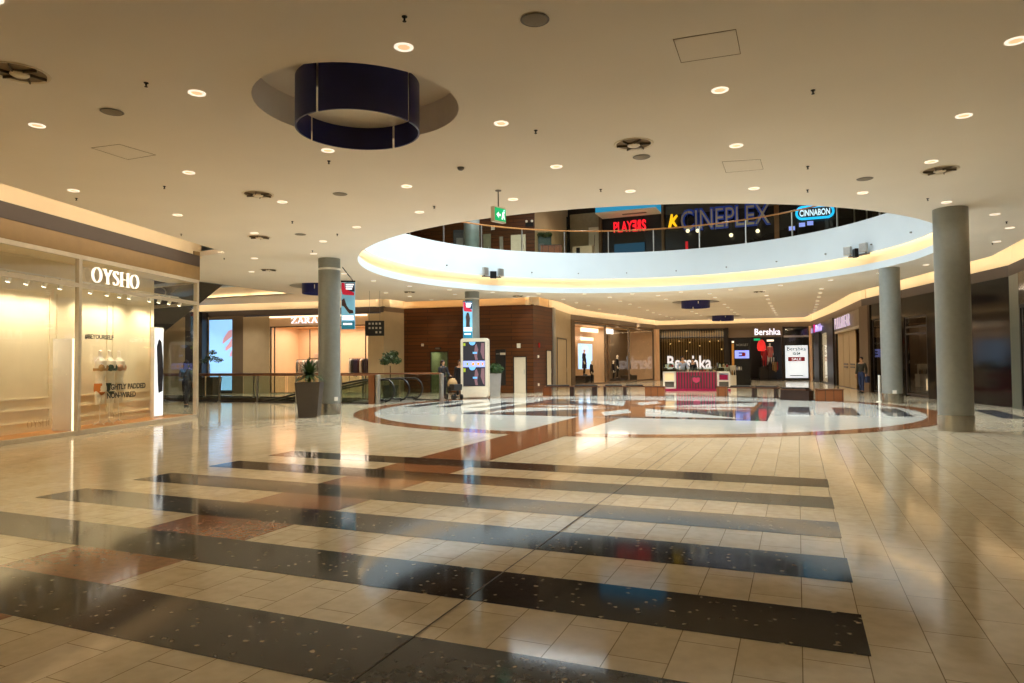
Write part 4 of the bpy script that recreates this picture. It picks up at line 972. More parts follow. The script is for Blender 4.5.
def leafy(t, c, rad, n, m, seedv, size=.07, blobs=None, name='leaf_crown'):
    rnd = random.Random(seedv); b = B(); blobs = blobs or [(0, 0, 0, 1)]
    for i in range(n):
        bx, by, bz_, br = blobs[rnd.randrange(len(blobs))]
        while True:
            v = Vector((rnd.uniform(-1, 1), rnd.uniform(-1, 1), rnd.uniform(-1, 1)))
            if .25 < v.length < 1: break
        p = Vector(c)+Vector((bx, by, bz_))+Vector((v.x*rad[0], v.y*rad[1], v.z*rad[2]))*br
        n_ = (v+Vector((rnd.uniform(-.8, .8), rnd.uniform(-.8, .8), rnd.uniform(-.3, 1)))).normalized(); u = n_.orthogonal().normalized(); w = n_.cross(u)
        an = rnd.uniform(0, 6.3); u, w = u*math.cos(an)+w*math.sin(an), w*math.cos(an)-u*math.sin(an); s = size*rnd.uniform(.7, 1.3)
        b.poly([p-u*s, p+w*s*.4, p+u*s, p-w*s*.4])
    return b.to(name, m, t)
p = F(312.5, 415.5); p = Vector((-13.74, 16.88, 0))
t = planter('potted_grass', 'tapered dark brown planter with a spiky plant beside the near left column', p, .74, .54, 1.06, M['pot'], math.radians(28))
B().tube([(0, 0, .98), (.02, 0, 1.3)], .03, 8).to('stem', M['bark'], t); spikes(t, (0, 0, 1.25), 230, .62, M['leaf'], 2, .45); spikes(t, (.0, -.12, .98), 40, .25, M['leaf'], 9, .6, 'low_leaves')
p = at_z(388, 393, 0.); p = Vector((-20.6, 30.3, 0)); p = at_depth(388, 360, 31.8); 
t = planter('potted_tree', 'bushy round tree in a pot behind the moving walk railing', (p.x, p.y), .55, .42, .6, M['pot'])
B().tube([(0, 0, .55), (.02, 0, 1.1), (0, .02, 1.5)], [.03, .025, .02], 8).to('trunk', M['bark'], t)
leafy(t, (0, 0, 1.86), (.36, .36, .24), 520, M['leaf'], 5, .085, [(0, 0, .08, 1), (-.3, 0, -.16, .75), (.32, 0, -.12, .75), (.12, .1, .2, .7), (-.1, -.1, -.05, .8)])
p = at_depth(207, 385, 37.2)
t = planter('olive_tree', 'thin dark olive tree in a brown pot before the blue screen', (p.x, p.y), .95, .85, .95, M['pot'], .3)
B().tube([(0, 0, .9), (.04, 0, 1.3), (0, 0, 1.7)], [.03, .022, .016], 8).to('trunk', M['bark'], t)
leafy(t, (.1, 0, 2.0), (.32, .32, .2), 330, M['leafd'], 8, .07, [(0, 0, 0, 1), (.4, 0, -.12, .9), (-.4, 0, -.15, .9), (.1, 0, .3, .7)])
p = F(495, 397.2)
t = planter('potted_bush', 'pale grey planter with a green bush behind the totem', p, .58, .46, 1.1, M['potl'], .4)
leafy(t, (0, 0, 1.3), (.42, .42, .3), 420, M['leaf'], 11, .09); B().tube([(0, 0, 1.0), (0, 0, 1.3)], .03, 6).to('stem', M['bark'], t)

# ------------------------------------------------------------------ moving walk and railing
pb_ = M['green_dark']
b = B(); b.b2(-31, -16.4, 23.3, 23.34, -3.2, -.0); b.b2(-31, -16.4, 25.71, 25.75, -3.2, .0); b.b2(-31, -30.96, 23.3, 25.75, -3.2, 0); b.b2(-31, -16.4, 23.3, 25.75, -3.25, -3.2)
struct(b.to('wall_pit', M['taupe']), 'sides of the moving walk opening')
SL = math.tan(math.radians(10.5))
def walk(label, y0, y1, k):
    t = thing('moving_walk', label, 'moving walk', (-16.4, (y0+y1)/2, 0)); h = (y1-y0)/2-.12
    x1 = -14.2; zf = lambda x: x*SL if x < 0 else 0.
    a = B(); a.poly([(-14.2, -h, zf(-14.2)-.02), (0, -h, .012), (0, h, .012), (-14.2, h, zf(-14.2)-.02)]); a.to('tread_belt', mat('tread', '#3a3a38', rough=.4, metal=.6), t)
    B().b2(0, 1.75, -h, h, .002, .014).to('comb_plate', M['steel'], t)
    return t
def balustrade(label, y):
    t = thing('walk_balustrade', label, 'handrail', (-16.4, y, 0))
    zf = lambda x: x*SL if x < 0 else 0.
    path = [(-14, 0, zf(-14)+.95), (-7, 0, zf(-7)+.95), (-.6, 0, .86), (.2, 0, .97), (.9, 0, .97)]
    for i in range(9):
        a = PI/2-PI*i/8*.98; path.append((1.1+.42*math.cos(a), 0, .53+.44*math.sin(a)))
    path.append((.8, 0, .1))
    B().tube(path, .04, 8).to('handrail_belt', M['rubber'], t, smooth=True)
    g = [(-14, zf(-14)+.02), (0, .02), (.9, .02), (1.2, .12), (1.45, .4), (1.45, .62), (1.2, .88), (.9, .94), (.2, .94), (-.6, .83), (-14, zf(-14)+.92)]
    a = B(); a.bm.faces.new([a.bm.verts.new((q[0], 0, q[1])) for q in g]); a.to('glass_panel', M['glassg'], t)
    a = B(); a.plate([(-14, zf(-14)-.25), (0, -.2), (0, .003), (1.1, .003), (1.1, .1), (0, .13), (-14, zf(-14)+.13)], -.09, .09); a.to('skirt', M['steel'], t)
    a = B(); a.tube([(.72, 0, .1), (1.1, 0, .1)], .085, 8); a.to('handrail_inlet', M['rubber'], t)
YB = (23.42, 24.55, 25.63)
walk('near lane of the sloping moving walk', YB[0], YB[1], 0); walk('far lane of the sloping moving walk', YB[1], YB[2], 1)
for y, lb in zip(YB, ('nearest moving walk balustrade with a curved black handrail end', 'middle moving walk balustrade with a curved black handrail end', 'farthest moving walk balustrade with a curved black handrail end')): balustrade(lb, y)
def railing(label, pts, posts_at, name='glass_railing', h=1.13, endpost=()):
    """glass railing with a wooden handrail along a floor polyline"""
    t = thing(name, label, 'railing', (pts[0][0], pts[0][1], 0)); o = Vector((pts[0][0], pts[0][1], 0)); P3 = [Vector((q[0], q[1], 0))-o for q in pts]
    B().tube([q+Vector((0, 0, h+.03)) for q in P3], .035, 8).to('handrail', M['handrail'], t, smooth=True)
    for a, c in zip(P3, P3[1:]):
        u = (c-a).normalized(); L = (c-a).length; k = max(1, round(L/2.2))
        for i in range(k):
            q0, q1 = a+u*(L*i/k+.03), a+u*(L*(i+1)/k-.03); g = B()
            g.poly([q0+Vector((0, 0, .08)), q1+Vector((0, 0, .08)), q1+Vector((0, 0, h-.02)), q0+Vector((0, 0, h-.02))]); g.to('glass_panel', M['glassg'], t)
        ang = math.atan2(u.y, u.x)
        m_ = (a+c)/2; B().box((m_.x, m_.y, .03), (L, .05, .06), ang).to('foot_rail', M['dframe'], t)
    for x, y in posts_at:
        q = Vector((x, y, 0))-o; b = B(); b.box((q.x, q.y, h/2), (.06, .06, h)); b.box((q.x, q.y, .01), (.14, .14, .02)); b.to('post', M['steel'], t)
    for x, y in endpost:
        q = Vector((x, y, 0))-o; B().lathe([(.1, 0), (.1, h+.02), (.06, h+.04), (0, h+.04)], 20, (q.x, q.y, 0)).to('end_post', M['steel'], t, smooth=True)
    return t
A_, Bq_ = (-33, 22.12), (-15.45, 23.1)
lp = lambda q: (A_[0]+(Bq_[0]-A_[0])*q, A_[1]+(Bq_[1]-A_[1])*q)
def on_line(px_):
    lo, hi = 0., 1.
    best = min((abs(math.atan2(lp(k/400)[0], lp(k/400)[1])-math.atan2(ray(px_, 390).x, ray(px_, 390).y)), k/400) for k in range(401))[1]
    return lp(best)
rl = railing('glass railing with a wooden handrail along the near side of the moving walk', [A_, Bq_], [on_line(x) for x in (217, 254.5, 294, 338)] + [lp(.0)], endpost=[Bq_])
B().box((Bq_[0]-A_[0]-.24, Bq_[1]-A_[1]-.02, .57), (.26, .16, 1.14), .06).to('wooden_post', M['handrail'], rl)
railing('glass railing with a wooden handrail along the far side of the moving walk', [(-33, 26.15), (-14.15, 26.0)], [(-31+i*3.2, 26.13-.008*i*3.2) for i in range(5)], endpost=[(-14.15, 26.0)])
# upward walk to the upper floor beyond the lingerie shop
t = thing('ascending_walk', 'dark underside of the escalator rising behind the lingerie shop', 'escalator', (-22.42, 21.15, 5.0))
k = math.tan(math.radians(29))
B().plate([(0, 1.7), (0, .0), (-.15, 0), (-8.0, -8.0*k+.0), (-9.2, -8.0*k), (-9.2, -8.0*k+.9), (-8.3, -8*k+1.0), (-.9, 1.7)], -.92, .92).to('truss', mat('mottled_olive', '#2a2414', rough=.5, var=.5, vs=9), t)
for y in (-.8, .8):
    g = B(); g.poly([(-8.2, y, -8*k+1.0), (-.9, y, 1.72), (-.9, y, 2.6), (-8.2, y, -8*k+1.9)]); g.to('glass_panel', M['glassg'], t); B().tube([(-8.2, y, -8*k+1.92), (-.9, y, 2.62), (0, y, 2.62)], .04, 8).to('handrail_belt', M['rubber'], t)
b = B(); b.lathe([(.0, .0), (.5, .0)], 28, closed=False)
for v in b.bm.verts: v.co = Vector((-1.7+v.co.x*.75, -.93, -.42+v.co.y*.42))
b.to('blue_oval', mat('oval_blue', '#26407a', rough=.4), t)
b = B(); b.lathe([(.5, .0), (.6, .0)], 28, closed=False)
for v in b.bm.verts: v.co = Vector((-1.7+v.co.x*.75, -.932, -.42+v.co.y*.42))
b.to('oval_rim', mat('oval_rim', '#9aa0a8', rough=.4), t)
# void fascia
b = B(); b.b2(-34, -22.4, 26.3, 26.4, 5.55, 6.9); b.b2(-22.4, -22.3, 19.3, 26.3, 5.0, 6.9); b.b2(-34, -22.4, 19.2, 19.3, 5.0, 6.9)
struct(b.to('trim_60', M['fascia'])); struct(B().b2(-34, -22.4, 26.42, 26.5, 5.0, 5.55).to('trim_61', M['cove'])); struct(B().b2(-34, -22.4, 26.26, 26.3, 5.0, 5.06).to('trim_62', M['ceil']))
for i in range(4): area('cove_lamp', (-23.8-2.9*i, 26.36, 5.02), 2.7, .06, 9., WARM, (PI, 0, 0))
for i in range(4): area('cove_lamp', (-23.8-2.9*i, 26.36, 5.62), 2.7, .08, 14., WARM)

# ------------------------------------------------------------------ benches
def bench_block(label, p, rz, w, d, h, cushion=True, gp='wooden bench blocks'):
    t = thing('bench', label, 'bench', (p[0], p[1], 0), rz, gp)
    B().b2(-w/2, w/2, -d/2, d/2, 0, h, .008).to('bench_base', M['bench'], t)
    B().b2(-w/2-.01, w/2+.01, -d/2-.01, d/2+.01, h, h+.04, .008).to('seat_top', M['wood'], t)
    if cushion: B().b2(-w/2+.05, w/2-.05, -d/2+.04, d/2-.04, h+.04, h+.10, .02).to('seat_pad', M['black'], t)
    return t
def long_bench(label, pa, pb__, legs, gp='long benches'):
    a, c = Vector((pa[0], pa[1], 0)), Vector((pb__[0], pb__[1], 0)); m_ = (a+c)/2; L = (c-a).length; rz = math.atan2((c-a).y, (c-a).x)
    t = thing('bench', label, 'bench', m_, rz, gp)
    B().b2(-L/2, L/2, -.26, .26, .40, .45, .006).to('seat_top', M['wood'], t)
    for q in range(max(2, int(L/.9))):
        n = max(2, int(L/.9)); x = -L/2+L*(q+.5)/n; B().b2(x-L/n*.4, x+L/n*.4, -.22, .22, .45, .51, .02).to('seat_pad', M['black'], t)
    for x, w, m in legs: B().b2(-L/2+L*x-w/2, -L/2+L*x+w/2, -.22, .22, 0, .40, .006).to('leg', m, t)
    return t
DK = mat('bench_dark', '#2c1408', rough=.4)
F2 = lambda x, y: F(x, y)
long_bench('long curved row bench before the coat shop, left half', F2(545, 396.5), F2(602, 396.5), [(.06, .42, M['bench']), (.5, .2, DK), (.9, .24, DK)])
long_bench('long curved row bench before the coat shop, right half', F2(604.6, 396.4), F2(647, 396.2), [(.52, .16, DK), (.04, .1, DK)])
bench_block('orange brown wooden bench block left of the striped kiosk', F2(657.5, 397), .05, .86, .6, .42, False)
bench_block('small orange brown wooden bench block right of the striped kiosk', F2(725, 397.2), .0, .46, .5, .42, False)
long_bench('long thin bench before the far shop entrance', F2(732, 397.5), F2(783, 398.5), [(.5, .1, DK), (.92, .08, DK)])
long_bench('wide dark bench before the sale poster', F2(786, 400.2), F2(811, 401), [(.12, .3, DK), (.62, 1.0, DK)])
bench_block('orange wooden bench block at the end of the dark bench', F2(831, 401.4), .03, .98, .6, .43, False)

# ------------------------------------------------------------------ kiosk
pk = F(699, 391.6); t = thing('sweet_kiosk', 'magenta striped sales kiosk with white display ends', 'kiosk', (pk.x, pk.y, 0), cdir(pk.x, pk.y))
zk = lambda y: zat(699, y, pk)
sc = 38.9/696.
W = 51*sc; half = W/2
B().b2(-1.75, 1.75, -.25, 1.75, 0, .12).to('plinth', M['magenta'], t)
B().b2(-1.05, 1.05, -.12, -.04, .12, 1.02).to('striped_front', M['kiosk_stripe'], t)
b = B(); b.b2(-1.07, 1.07, -.04, .5, .9, 1.03); b.b2(-1.7, 1.7, 1.2, 1.7, .12, 1.0); b.to('counter', M['white'], t)
b = B(); b.plate([(-.28, .82), (.28, .82), (.24, .5), (0, .34), (-.24, .5)], -.15, -.121); b.to('emblem_shield', mat('kiosk_grey', '#5a4244', rough=.4), t)
b = B(); b.plate([(-.2, .7), (-.1, .74), (0, .7), (.1, .74), (.2, .7), (.17, .52), (0, .42), (-.17, .52)], -.165, -.151); b.to('emblem_mark', mat('kiosk_pink', '#c83868', rough=.4), t)
for x0, x1 in ((-1.75, -1.08), (1.08, 1.75)):
    b = B()
    for q in ((x0, x0+.09, .12, 1.05), (x1-.09, x1, .12, 1.05)): b.b2(q[0], q[1], -.12, .5, q[2], q[3])
    for z in (.12, .5, .98): b.b2(x0, x1, -.12, .5, z, z+.07)
    b.to('display_shelf', M['white'], t)
b = B(); b.b2(-1.66, -1.17, -.04, .4, .57, .95); b.to('display_light', glow('kiosk_glow', '#e8d0a0', .4), t)
b = B(); b.b2(1.17, 1.66, .0, .4, .57, .95); b.to('display_back', M['shirt'], t)
B().b2(1.2, 1.62, -.08, -.02, .6, .86).to('magenta_box', M['magenta'], t)
b = B(); b.b2(-1.66, -1.17, -.0, .4, .2, .5); b.b2(1.17, 1.66, 0, .4, .2, .5); b.to('cupboard', M['grey'], t)
for x0, x1 in ((-1.74, -1.1), (1.1, 1.74)):
    g = B()
    for q in (((x0, -.1, 1.05), (x1, -.1, 1.05), (x1, -.1, 1.5), (x0, -.1, 1.5)), ((x0, .45, 1.05), (x1, .45, 1.05), (x1, .45, 1.5), (x0, .45, 1.5)), ((x0, -.1, 1.05), (x0, .45, 1.05), (x0, .45, 1.5), (x0, -.1, 1.5)), ((x1, -.1, 1.05), (x1, .45, 1.05), (x1, .45, 1.5), (x1, -.1, 1.5)), ((x0, -.1, 1.5), (x1, -.1, 1.5), (x1, .45, 1.5), (x0, .45, 1.5))): g.poly(q)
    g.to('glass_case', M['glassg'], t)
    B().b2(x0+.05, x1-.05, -.05, .4, 1.25, 1.27).to('glass_shelf', M['white'], t)
g = B(); g.poly([(-1.05, -.1, 1.03), (1.05, -.1, 1.03), (1.05, .02, 1.26), (-1.05, .02, 1.26)]); g.poly([(-1.05, .02, 1.26), (1.05, .02, 1.26), (1.05, .4, 1.26), (-1.05, .4, 1.26)]); g.to('glass_case', M['glassg'], t)
rnd = random.Random(21); KM = t.matrix_basis.copy()
KM = Matrix.Translation(t.location) @ Matrix.Rotation(t.rotation_euler.z, 4, 'Z')
tr0 = None
for i in range(12):
    x = -.95+i*.172; w = .12; h = rnd.uniform(.05, .12)
    tag(B().b2(-w/2, w/2, -.1, .1, 0, h, .01).to('sweet_tray', [M['tan'], M['red'], M['white'], M['black'], CL[1]][rnd.randrange(5)], mw=KM @ Matrix.Translation((x, .25, 1.031))), 'tray of sweets under the glass of the striped kiosk', 'tray', 'sweet trays on the kiosk counter')
for i in range(6):
    x = (-1.58, -1.4, -1.24, 1.24, 1.42, 1.6)[i]; lb = 'jar in the glass case at the %s end of the striped kiosk' % ('pale lit' if i < 3 else 'magenta box')
    tj = thing('sweet_jar', lb, 'jar', KM @ Vector((x, .15, 1.2705)), 0, 'jars in the kiosk cases, ' + ('pale end' if i < 3 else 'magenta end'))
    B().lathe([(.055, 0), (.06, .02), (.06, .12), (.045, .14), (.045, .15)], 12).to('jar_body', [M['cream'], M['tan'], M['red']][i % 3], tj, smooth=True); B().lathe([(.048, .15), (.048, .175), (0, .178)], 12).to('lid', M['steel'], tj)
# perfume stand right of the kiosk
pk2 = at_depth(733, 389, 41.); pk2.z = 0
t = thing('goods_stand', 'white stand with bottles beside the striped kiosk', 'stand', pk2, cdir(pk2.x, pk2.y)); b = B(); b.b2(-.35, .35, -.2, .2, 0, .75, .01); b.b2(-.33, .33, -.02, .02, .75, 1.3); b.to('stand_body', M['white'], t)
B().b2(-.35, .35, -.22, .22, 1.3, 1.33).to('top_shelf', M['white'], t)
KM2 = Matrix.Translation(pk2) @ Matrix.Rotation(cdir(pk2.x, pk2.y), 4, 'Z')
for i in range(5): tag(B().lathe([(.045, 0), (.045, .2), (.02, .24), (.02, .3), (0, .3)], 10).to('bottle', [M['shirt'], M['denim'], M['steel'], M['tan'], M['black']][i], mw=KM2 @ Matrix.Translation((-.26+i*.13, -.12, .751))), 'bottle on the white stand beside the striped kiosk', 'bottle', 'bottles on the white stand')
pk3 = at_depth(745.5, 387, 44.); pk3.z = 0
t = thing('display_tower', 'black display tower with a blue screen before the far entrance', 'stand', pk3, cdir(pk3.x, pk3.y))
s_ = 44./696
B().b2(-.5, .5, .0, .35, 0, zat(746, 339, pk3)).to('tower_body', M['black'], t)
B().b2(-.46, .42, -.02, -.001, zat(746, 358.5, pk3), zat(746, 350.5, pk3)).to('screen_face', G['screenb'], t)
z0, z1 = zat(746, 356.5, pk3), zat(746, 352.5, pk3); zm = (z0+z1)/2
b = B(); b.b2(-.22, .14, -.026, -.0205, zm+.05, z1); b.b2(-.22, .14, -.026, -.0205, z0, zm-.05); b.to('screen_flag', mat('flag_navy', '#1a2050', rough=.5), t)
b = B(); b.b2(-.02, .2, -.03, -.0265, z0+.02, z1-.02); b.to('screen_flag', mat('flag_red', '#a01828', rough=.5), t)
text('lettering', 'NORGET', .2, M['steel'], Matrix.Translation((0, -.01, zat(746, 346, pk3))), t, width=.72, depth=.01)
pk4 = at_depth(740, 389, 42.); pk4.z = 0
t = thing('display_counter', 'low black counter before the display tower', 'counter', pk4, cdir(pk4.x, pk4.y)); B().b2(-.33, .33, -.2, .2, 0, 1.0, .01).to('counter_body', M['black'], t); B().b2(-.35, .35, -.22, .22, 1.0, 1.03).to('counter_top', M['dframe'], t)
KM4 = Matrix.Translation(pk4) @ Matrix.Rotation(cdir(pk4.x, pk4.y), 4, 'Z')
for i in range(5): tag(B().lathe([(.04, 0), (.045, .14), (.018, .18), (.018, .24), (0, .24)], 10).to('bottle', [M['shirt'], M['white'], M['shirt'], M['white'], M['steel']][i], mw=KM4 @ Matrix.Translation((-.24+i*.12, 0, 1.031))), 'pale bottle on the low black counter', 'bottle', 'bottles on the black counter')

# ------------------------------------------------------------------ people and mannequins
def skin_mesh(name, joints, bones, m, parent, sub=1, root=0):
    """joints {k:(pos, radius)}; grows one continuous surface along the bones"""
    keys = list(joints); idx = {k: i for i, k in enumerate(keys)}
    me = bpy.data.meshes.new(name); me.from_pydata([joints[k][0] for k in keys], [(idx[a], idx[c]) for a, c in bones], [])
    o = bpy.data.objects.new(name, me); COL.objects.link(o)
    md = o.modifiers.new('Skin', 'SKIN'); md.use_smooth_shade = True
    for i, k in enumerate(keys):
        r = joints[k][1]; sv = me.skin_vertices[0].data[i]; sv.radius = r if isinstance(r, tuple) else (r, r); sv.use_root = (i == root)
    s2 = o.modifiers.new('Sub', 'SUBSURF'); s2.levels = sub; s2.render_levels = sub
    dg = bpy.context.evaluated_depsgraph_get(); nm = bpy.data.meshes.new_from_object(o.evaluated_get(dg))
    bpy.data.objects.remove(o); nm.name = name
    nm.materials.clear(); nm.materials.append(m)
    for p_ in nm.polygons: p_.use_smooth = True
    r = bpy.data.objects.new(name, nm); COL.objects.link(r); r.parent = parent
    return r
def person(name, label, cat, loc, rz, h=1.72, top=None, legs=None, skin=None, hair=None, longhair=False, stride=.0, arms='down', coat_len=.0, shoes=None, bag=None, mani=False, dress=None):
    t = thing(name, label, cat, loc, rz); k = h/1.72; V = lambda x, y, z: (x*k, y*k, z*k)
    st = stride
    J = {'pel': (V(0, 0, .95), (.125*k, .09*k)), 'wst': (V(0, 0, 1.08), (.115*k, .085*k)), 'chs': (V(0, .005, 1.28), (.135*k, .095*k)), 'sho': (V(0, .01, 1.42), (.09*k, .07*k)), 'nck': (V(0, 0, 1.49), .048*k), 'chn': (V(0, -.015, 1.545), (.055*k, .065*k)), 'hed': (V(0, -.01, 1.63), (.072*k, .088*k)), 'top': (V(0, 0, 1.69), (.05*k, .06*k))}
    Bn = [('pel', 'wst'), ('wst', 'chs'), ('chs', 'sho'), ('sho', 'nck'), ('nck', 'chn'), ('chn', 'hed'), ('hed', 'top')]
    for sgn, n in ((-1, 'L'), (1, 'R')):
        fy = st*sgn
        J['hip'+n] = (V(.085*sgn, 0, .9), .082*k); J['kne'+n] = (V(.09*sgn, -fy*.42-.015, .50), .054*k); J['ank'+n] = (V(.092*sgn, -fy*.82+.03, .085+abs(min(0, fy))*.08), .036*k); J['toe'+n] = (V(.1*sgn, -fy*.82-.13, .035), (.035*k, .026*k))
        Bn += [('pel', 'hip'+n), ('hip'+n, 'kne'+n), ('kne'+n, 'ank'+n), ('ank'+n, 'toe'+n)]
        J['shl'+n] = (V(.165*sgn, .015, 1.395), .055*k)
        if arms == 'down': e, w, hd = (.215*sgn, .05+fy*.1, 1.13), (.225*sgn, -.03+fy*.25, .9), (.222*sgn, -.06+fy*.28, .81)
        elif arms == 'push': e, w, hd = (.22*sgn, -.06, 1.14), (.19*sgn, -.28, 1.02), (.18*sgn, -.37, 1.02)
        elif arms == 'phone': e, w, hd = ((.23*sgn, -.02, 1.14), (.14*sgn, -.24, 1.26), (.1*sgn, -.3, 1.32)) if sgn > 0 else ((.215*sgn, .05, 1.13), (.22*sgn, -.04, .9), (.218*sgn, -.07, .81))
        else: e, w, hd = (.3*sgn, .02, 1.16), (.24*sgn, -.16, 1.0), (.2*sgn, -.22, .98)
        J['elb'+n] = (V(*e), .041*k); J['wri'+n] = (V(*w), .027*k); J['pal'+n] = (V(*hd), (.034*k, .02*k))
        Bn += [('sho', 'shl'+n), ('shl'+n, 'elb'+n), ('elb'+n, 'wri'+n), ('wri'+n, 'pal'+n)]
        hv = Vector(hd); d = (hv-Vector(w)).normalized(); sd = Vector((0, 1, 0))-d*d.y; sd = sd.normalized() if sd.length > .1 else Vector((1, 0, 0))
        for f, (off, ln) in enumerate(((-.026, .062), (-.009, .074), (.009, .07), (.026, .055))):
            q = hv+sd*off+d*.03; J['f%d%s' % (f, n)] = (V(*q), .0095*k); q2 = q+d*ln+Vector((-.012*sgn, 0, 0)); J['g%d%s' % (f, n)] = (V(*q2), .0075*k); Bn += [('pal'+n, 'f%d%s' % (f, n)), ('f%d%s' % (f, n), 'g%d%s' % (f, n))]
        q = hv-sd*.035-d*.005; J['t0'+n] = (V(*q), .011*k); J['t1'+n] = (V(*(q-sd*.018+d*.045)), .008*k); Bn += [('pal'+n, 't0'+n), ('t0'+n, 't1'+n)]
    sk = skin or M['skin']
    body = skin_mesh('body', J, Bn, sk, t, 1)
    # face features joined into the head
    bm = bmesh.new(); bm.from_mesh(body.data); b = B(); b.bm.free(); b.bm = bm
    b.ball(V(0, -.108, 1.60), .016*k, 8, (.8, 1, 1.5))
    for sx in (-1, 1): b.ball(V(.078*sx, .0, 1.61), .024*k, 8, (.4, .8, 1.2))
    b.ball(V(0, -.092, 1.555), .02*k, 8, (1.2, .5, .35))
    for f in bm.faces: f.smooth = True
    bm.to_mesh(body.data); bm.free()
    if not mani:
        e = B()
        for sx in (-1, 1): e.ball(V(.032*sx, -.092, 1.635), .011*k, 8)
        e.to('eyes', M['black'], t, smooth=True)
    def grow(nm, ks, m, add, over=None, bones=None):
        jj = {}
        for q in ks:
            r = J[q][1]; r = r if isinstance(r, tuple) else (r, r); jj[q] = (J[q][0], (r[0]+add*k, r[1]+add*k))
        if over: jj.update(over)
        return skin_mesh(nm, jj, [bq for bq in Bn if bq[0] in jj and bq[1] in jj] + (bones or []), m, t, 1)
    if legs: grow('trousers', ['pel', 'wst', 'hipL', 'kneL', 'ankL', 'hipR', 'kneR', 'ankR'], legs, .014)
    if top: grow('jacket', ['pel', 'wst', 'chs', 'sho', 'shlL', 'elbL', 'wriL', 'shlR', 'elbR', 'wriR'], top, .024)
    if coat_len or dress:
        b = B(); z0 = .95-coat_len; b.lathe([(.19, z0), (.185, z0+.15), (.165, .95), (.15, 1.08), (.148, 1.12)], 20, closed=False)
        for v in b.bm.verts: v.co.y *= .78; v.co *= k
        b.to('coat_skirt', dress or top, t, smooth=True)
    sh = shoes or M['black']
    for n in 'LR':
        a, tt = Vector(J['ank'+n][0]), Vector(J['toe'+n][0]); b = B(); b.tube([a+Vector((0, .045*k, -.045*k)), a+Vector((0, -.02*k, -.03*k)), tt+Vector((0, 0, .006*k)), tt+Vector((0, -.04*k, -.006*k))], [.036*k, .046*k, .042*k, .022*k], 10)
        for v in b.bm.verts: v.co.z = max(v.co.z, .003)
        b.to('shoe', sh, t, smooth=True)
    if hair:
        b = B(); b.ball(V(0, .022, 1.655), .104*k, 16, (.88, 1.0, .98))
        for v in b.bm.verts:
            if v.co.y < -.04*k and v.co.z < 1.68*k: v.co.y = -.04*k
        if longhair:
            b.lathe([(.06, 1.12), (.105, 1.2), (.12, 1.4), (.1, 1.58), (.085, 1.68)], 14)
            for v in b.bm.verts:
                if v.co.z < 1.6 and abs(v.co.x) < .2: pass
            for v in list(b.bm.verts)[-14*5:]: v.co = Vector((v.co.x*k, (v.co.y*.55+.085)*k, v.co.z*k))
        b.to('hair', hair, t, smooth=True)
    if bag:
        b = B(); b.box(V(.29, -.02, .66), (.12*k, .3*k, .3*k), 0, .02); b.tube([V(.29, -.1, .8), V(.27, -.06, .95), V(.24, -.03, .86), V(.29, .06, .8)], .01*k, 6); b.to('bag', bag, t)
    return t
# rz: 0 faces the viewer's way (-y)
pw = F(184.5, 407.5); person('person', 'person with long dark hair, denim jacket and dark trousers seen through the corner glass', 'person', (pw.x, pw.y, 0), -2.55, 1.76, M['denim'], M['jeans'], hair=M['hair'], longhair=True, stride=.3, arms='phone')
p2 = at_depth(442, 390.6, 31.0); p2.z = 0; person('person', 'person in dark clothes pushing a pram before the glass door', 'person', (p2.x, p2.y, 0), 1.0, 1.72, M['coat'], M['jeans'], hair=M['hair'], longhair=True, arms='push')
p3 = at_depth(458.2, 391, 31.4); p3.z = 0; person('person', 'person in a long dark coat half hidden by the totem', 'person', (p3.x-.1, p3.y+.25, 0), .4, 1.72, M['coat'], M['jeans'], hair=M['hair'], coat_len=.3)
p4 = F(863, 393.3); person('person', 'person in an olive jacket and jeans with a blue bag, walking at the right', 'person', (p4.x, p4.y, 0), -.5, 1.72, M['coatgreen'], M['bluejeans'], hair=M['hair'], stride=.12, bag=M['bluejeans'])
person('person', 'sales person in a pale shirt behind the striped kiosk', 'person', KM @ Vector((-.72, .86, .122)), cdir(pk.x, pk.y)+.5, 1.74, M['shirt'], M['jeans'], hair=M['hair'], arms='open')
person('person', 'second sales person in black leaning behind the kiosk counter', 'person', KM @ Vector((-.16, .86, .122)), cdir(pk.x, pk.y)-.6, 1.6, M['coat'], M['jeans'], hair=M['hair'])
# pram
pp = p2+Vector((.84, -.58, 0)); t = thing('pram', 'pram with a tan hood and dark wheels before the wood wall', 'pram', (pp.x, pp.y, 0), 1.0)
b = B()
for x, y in ((-.22, -.3), (.22, -.3), (-.22, .28), (.22, .28)): b.bm.verts.ensure_lookup_table(); b.tube([(x-.02, y, .12), (x+.02, y, .12)], .12, 14)
b.to('wheel', M['rubber'], t)
b = B()
for x in (-.2, .2): b.tube([(x, -.3, .12), (x, .1, .55), (x, .45, 1.0)], .015, 6); b.tube([(x, .28, .12), (x, -.1, .55)], .015, 6)
b.tube([(-.2, .45, 1.0), (.2, .45, 1.0)], .018, 6); b.to('pram_frame', M['blackmetal'], t)
b = B(); b.plate([(-.4, .62), (-.36, .42), (.2, .38), (.28, .62), (.26, .68), (-.38, .68)], -.2, .2)
for v in b.bm.verts: v.co = Vector((v.co.y, v.co.x, v.co.z))
b.to('seat', M['black'], t)
b = B(); b.ball((0, .12, .66), .27, 14, (.82, .9, 1.05)); b.to('hood', M['tan'], t, smooth=True)
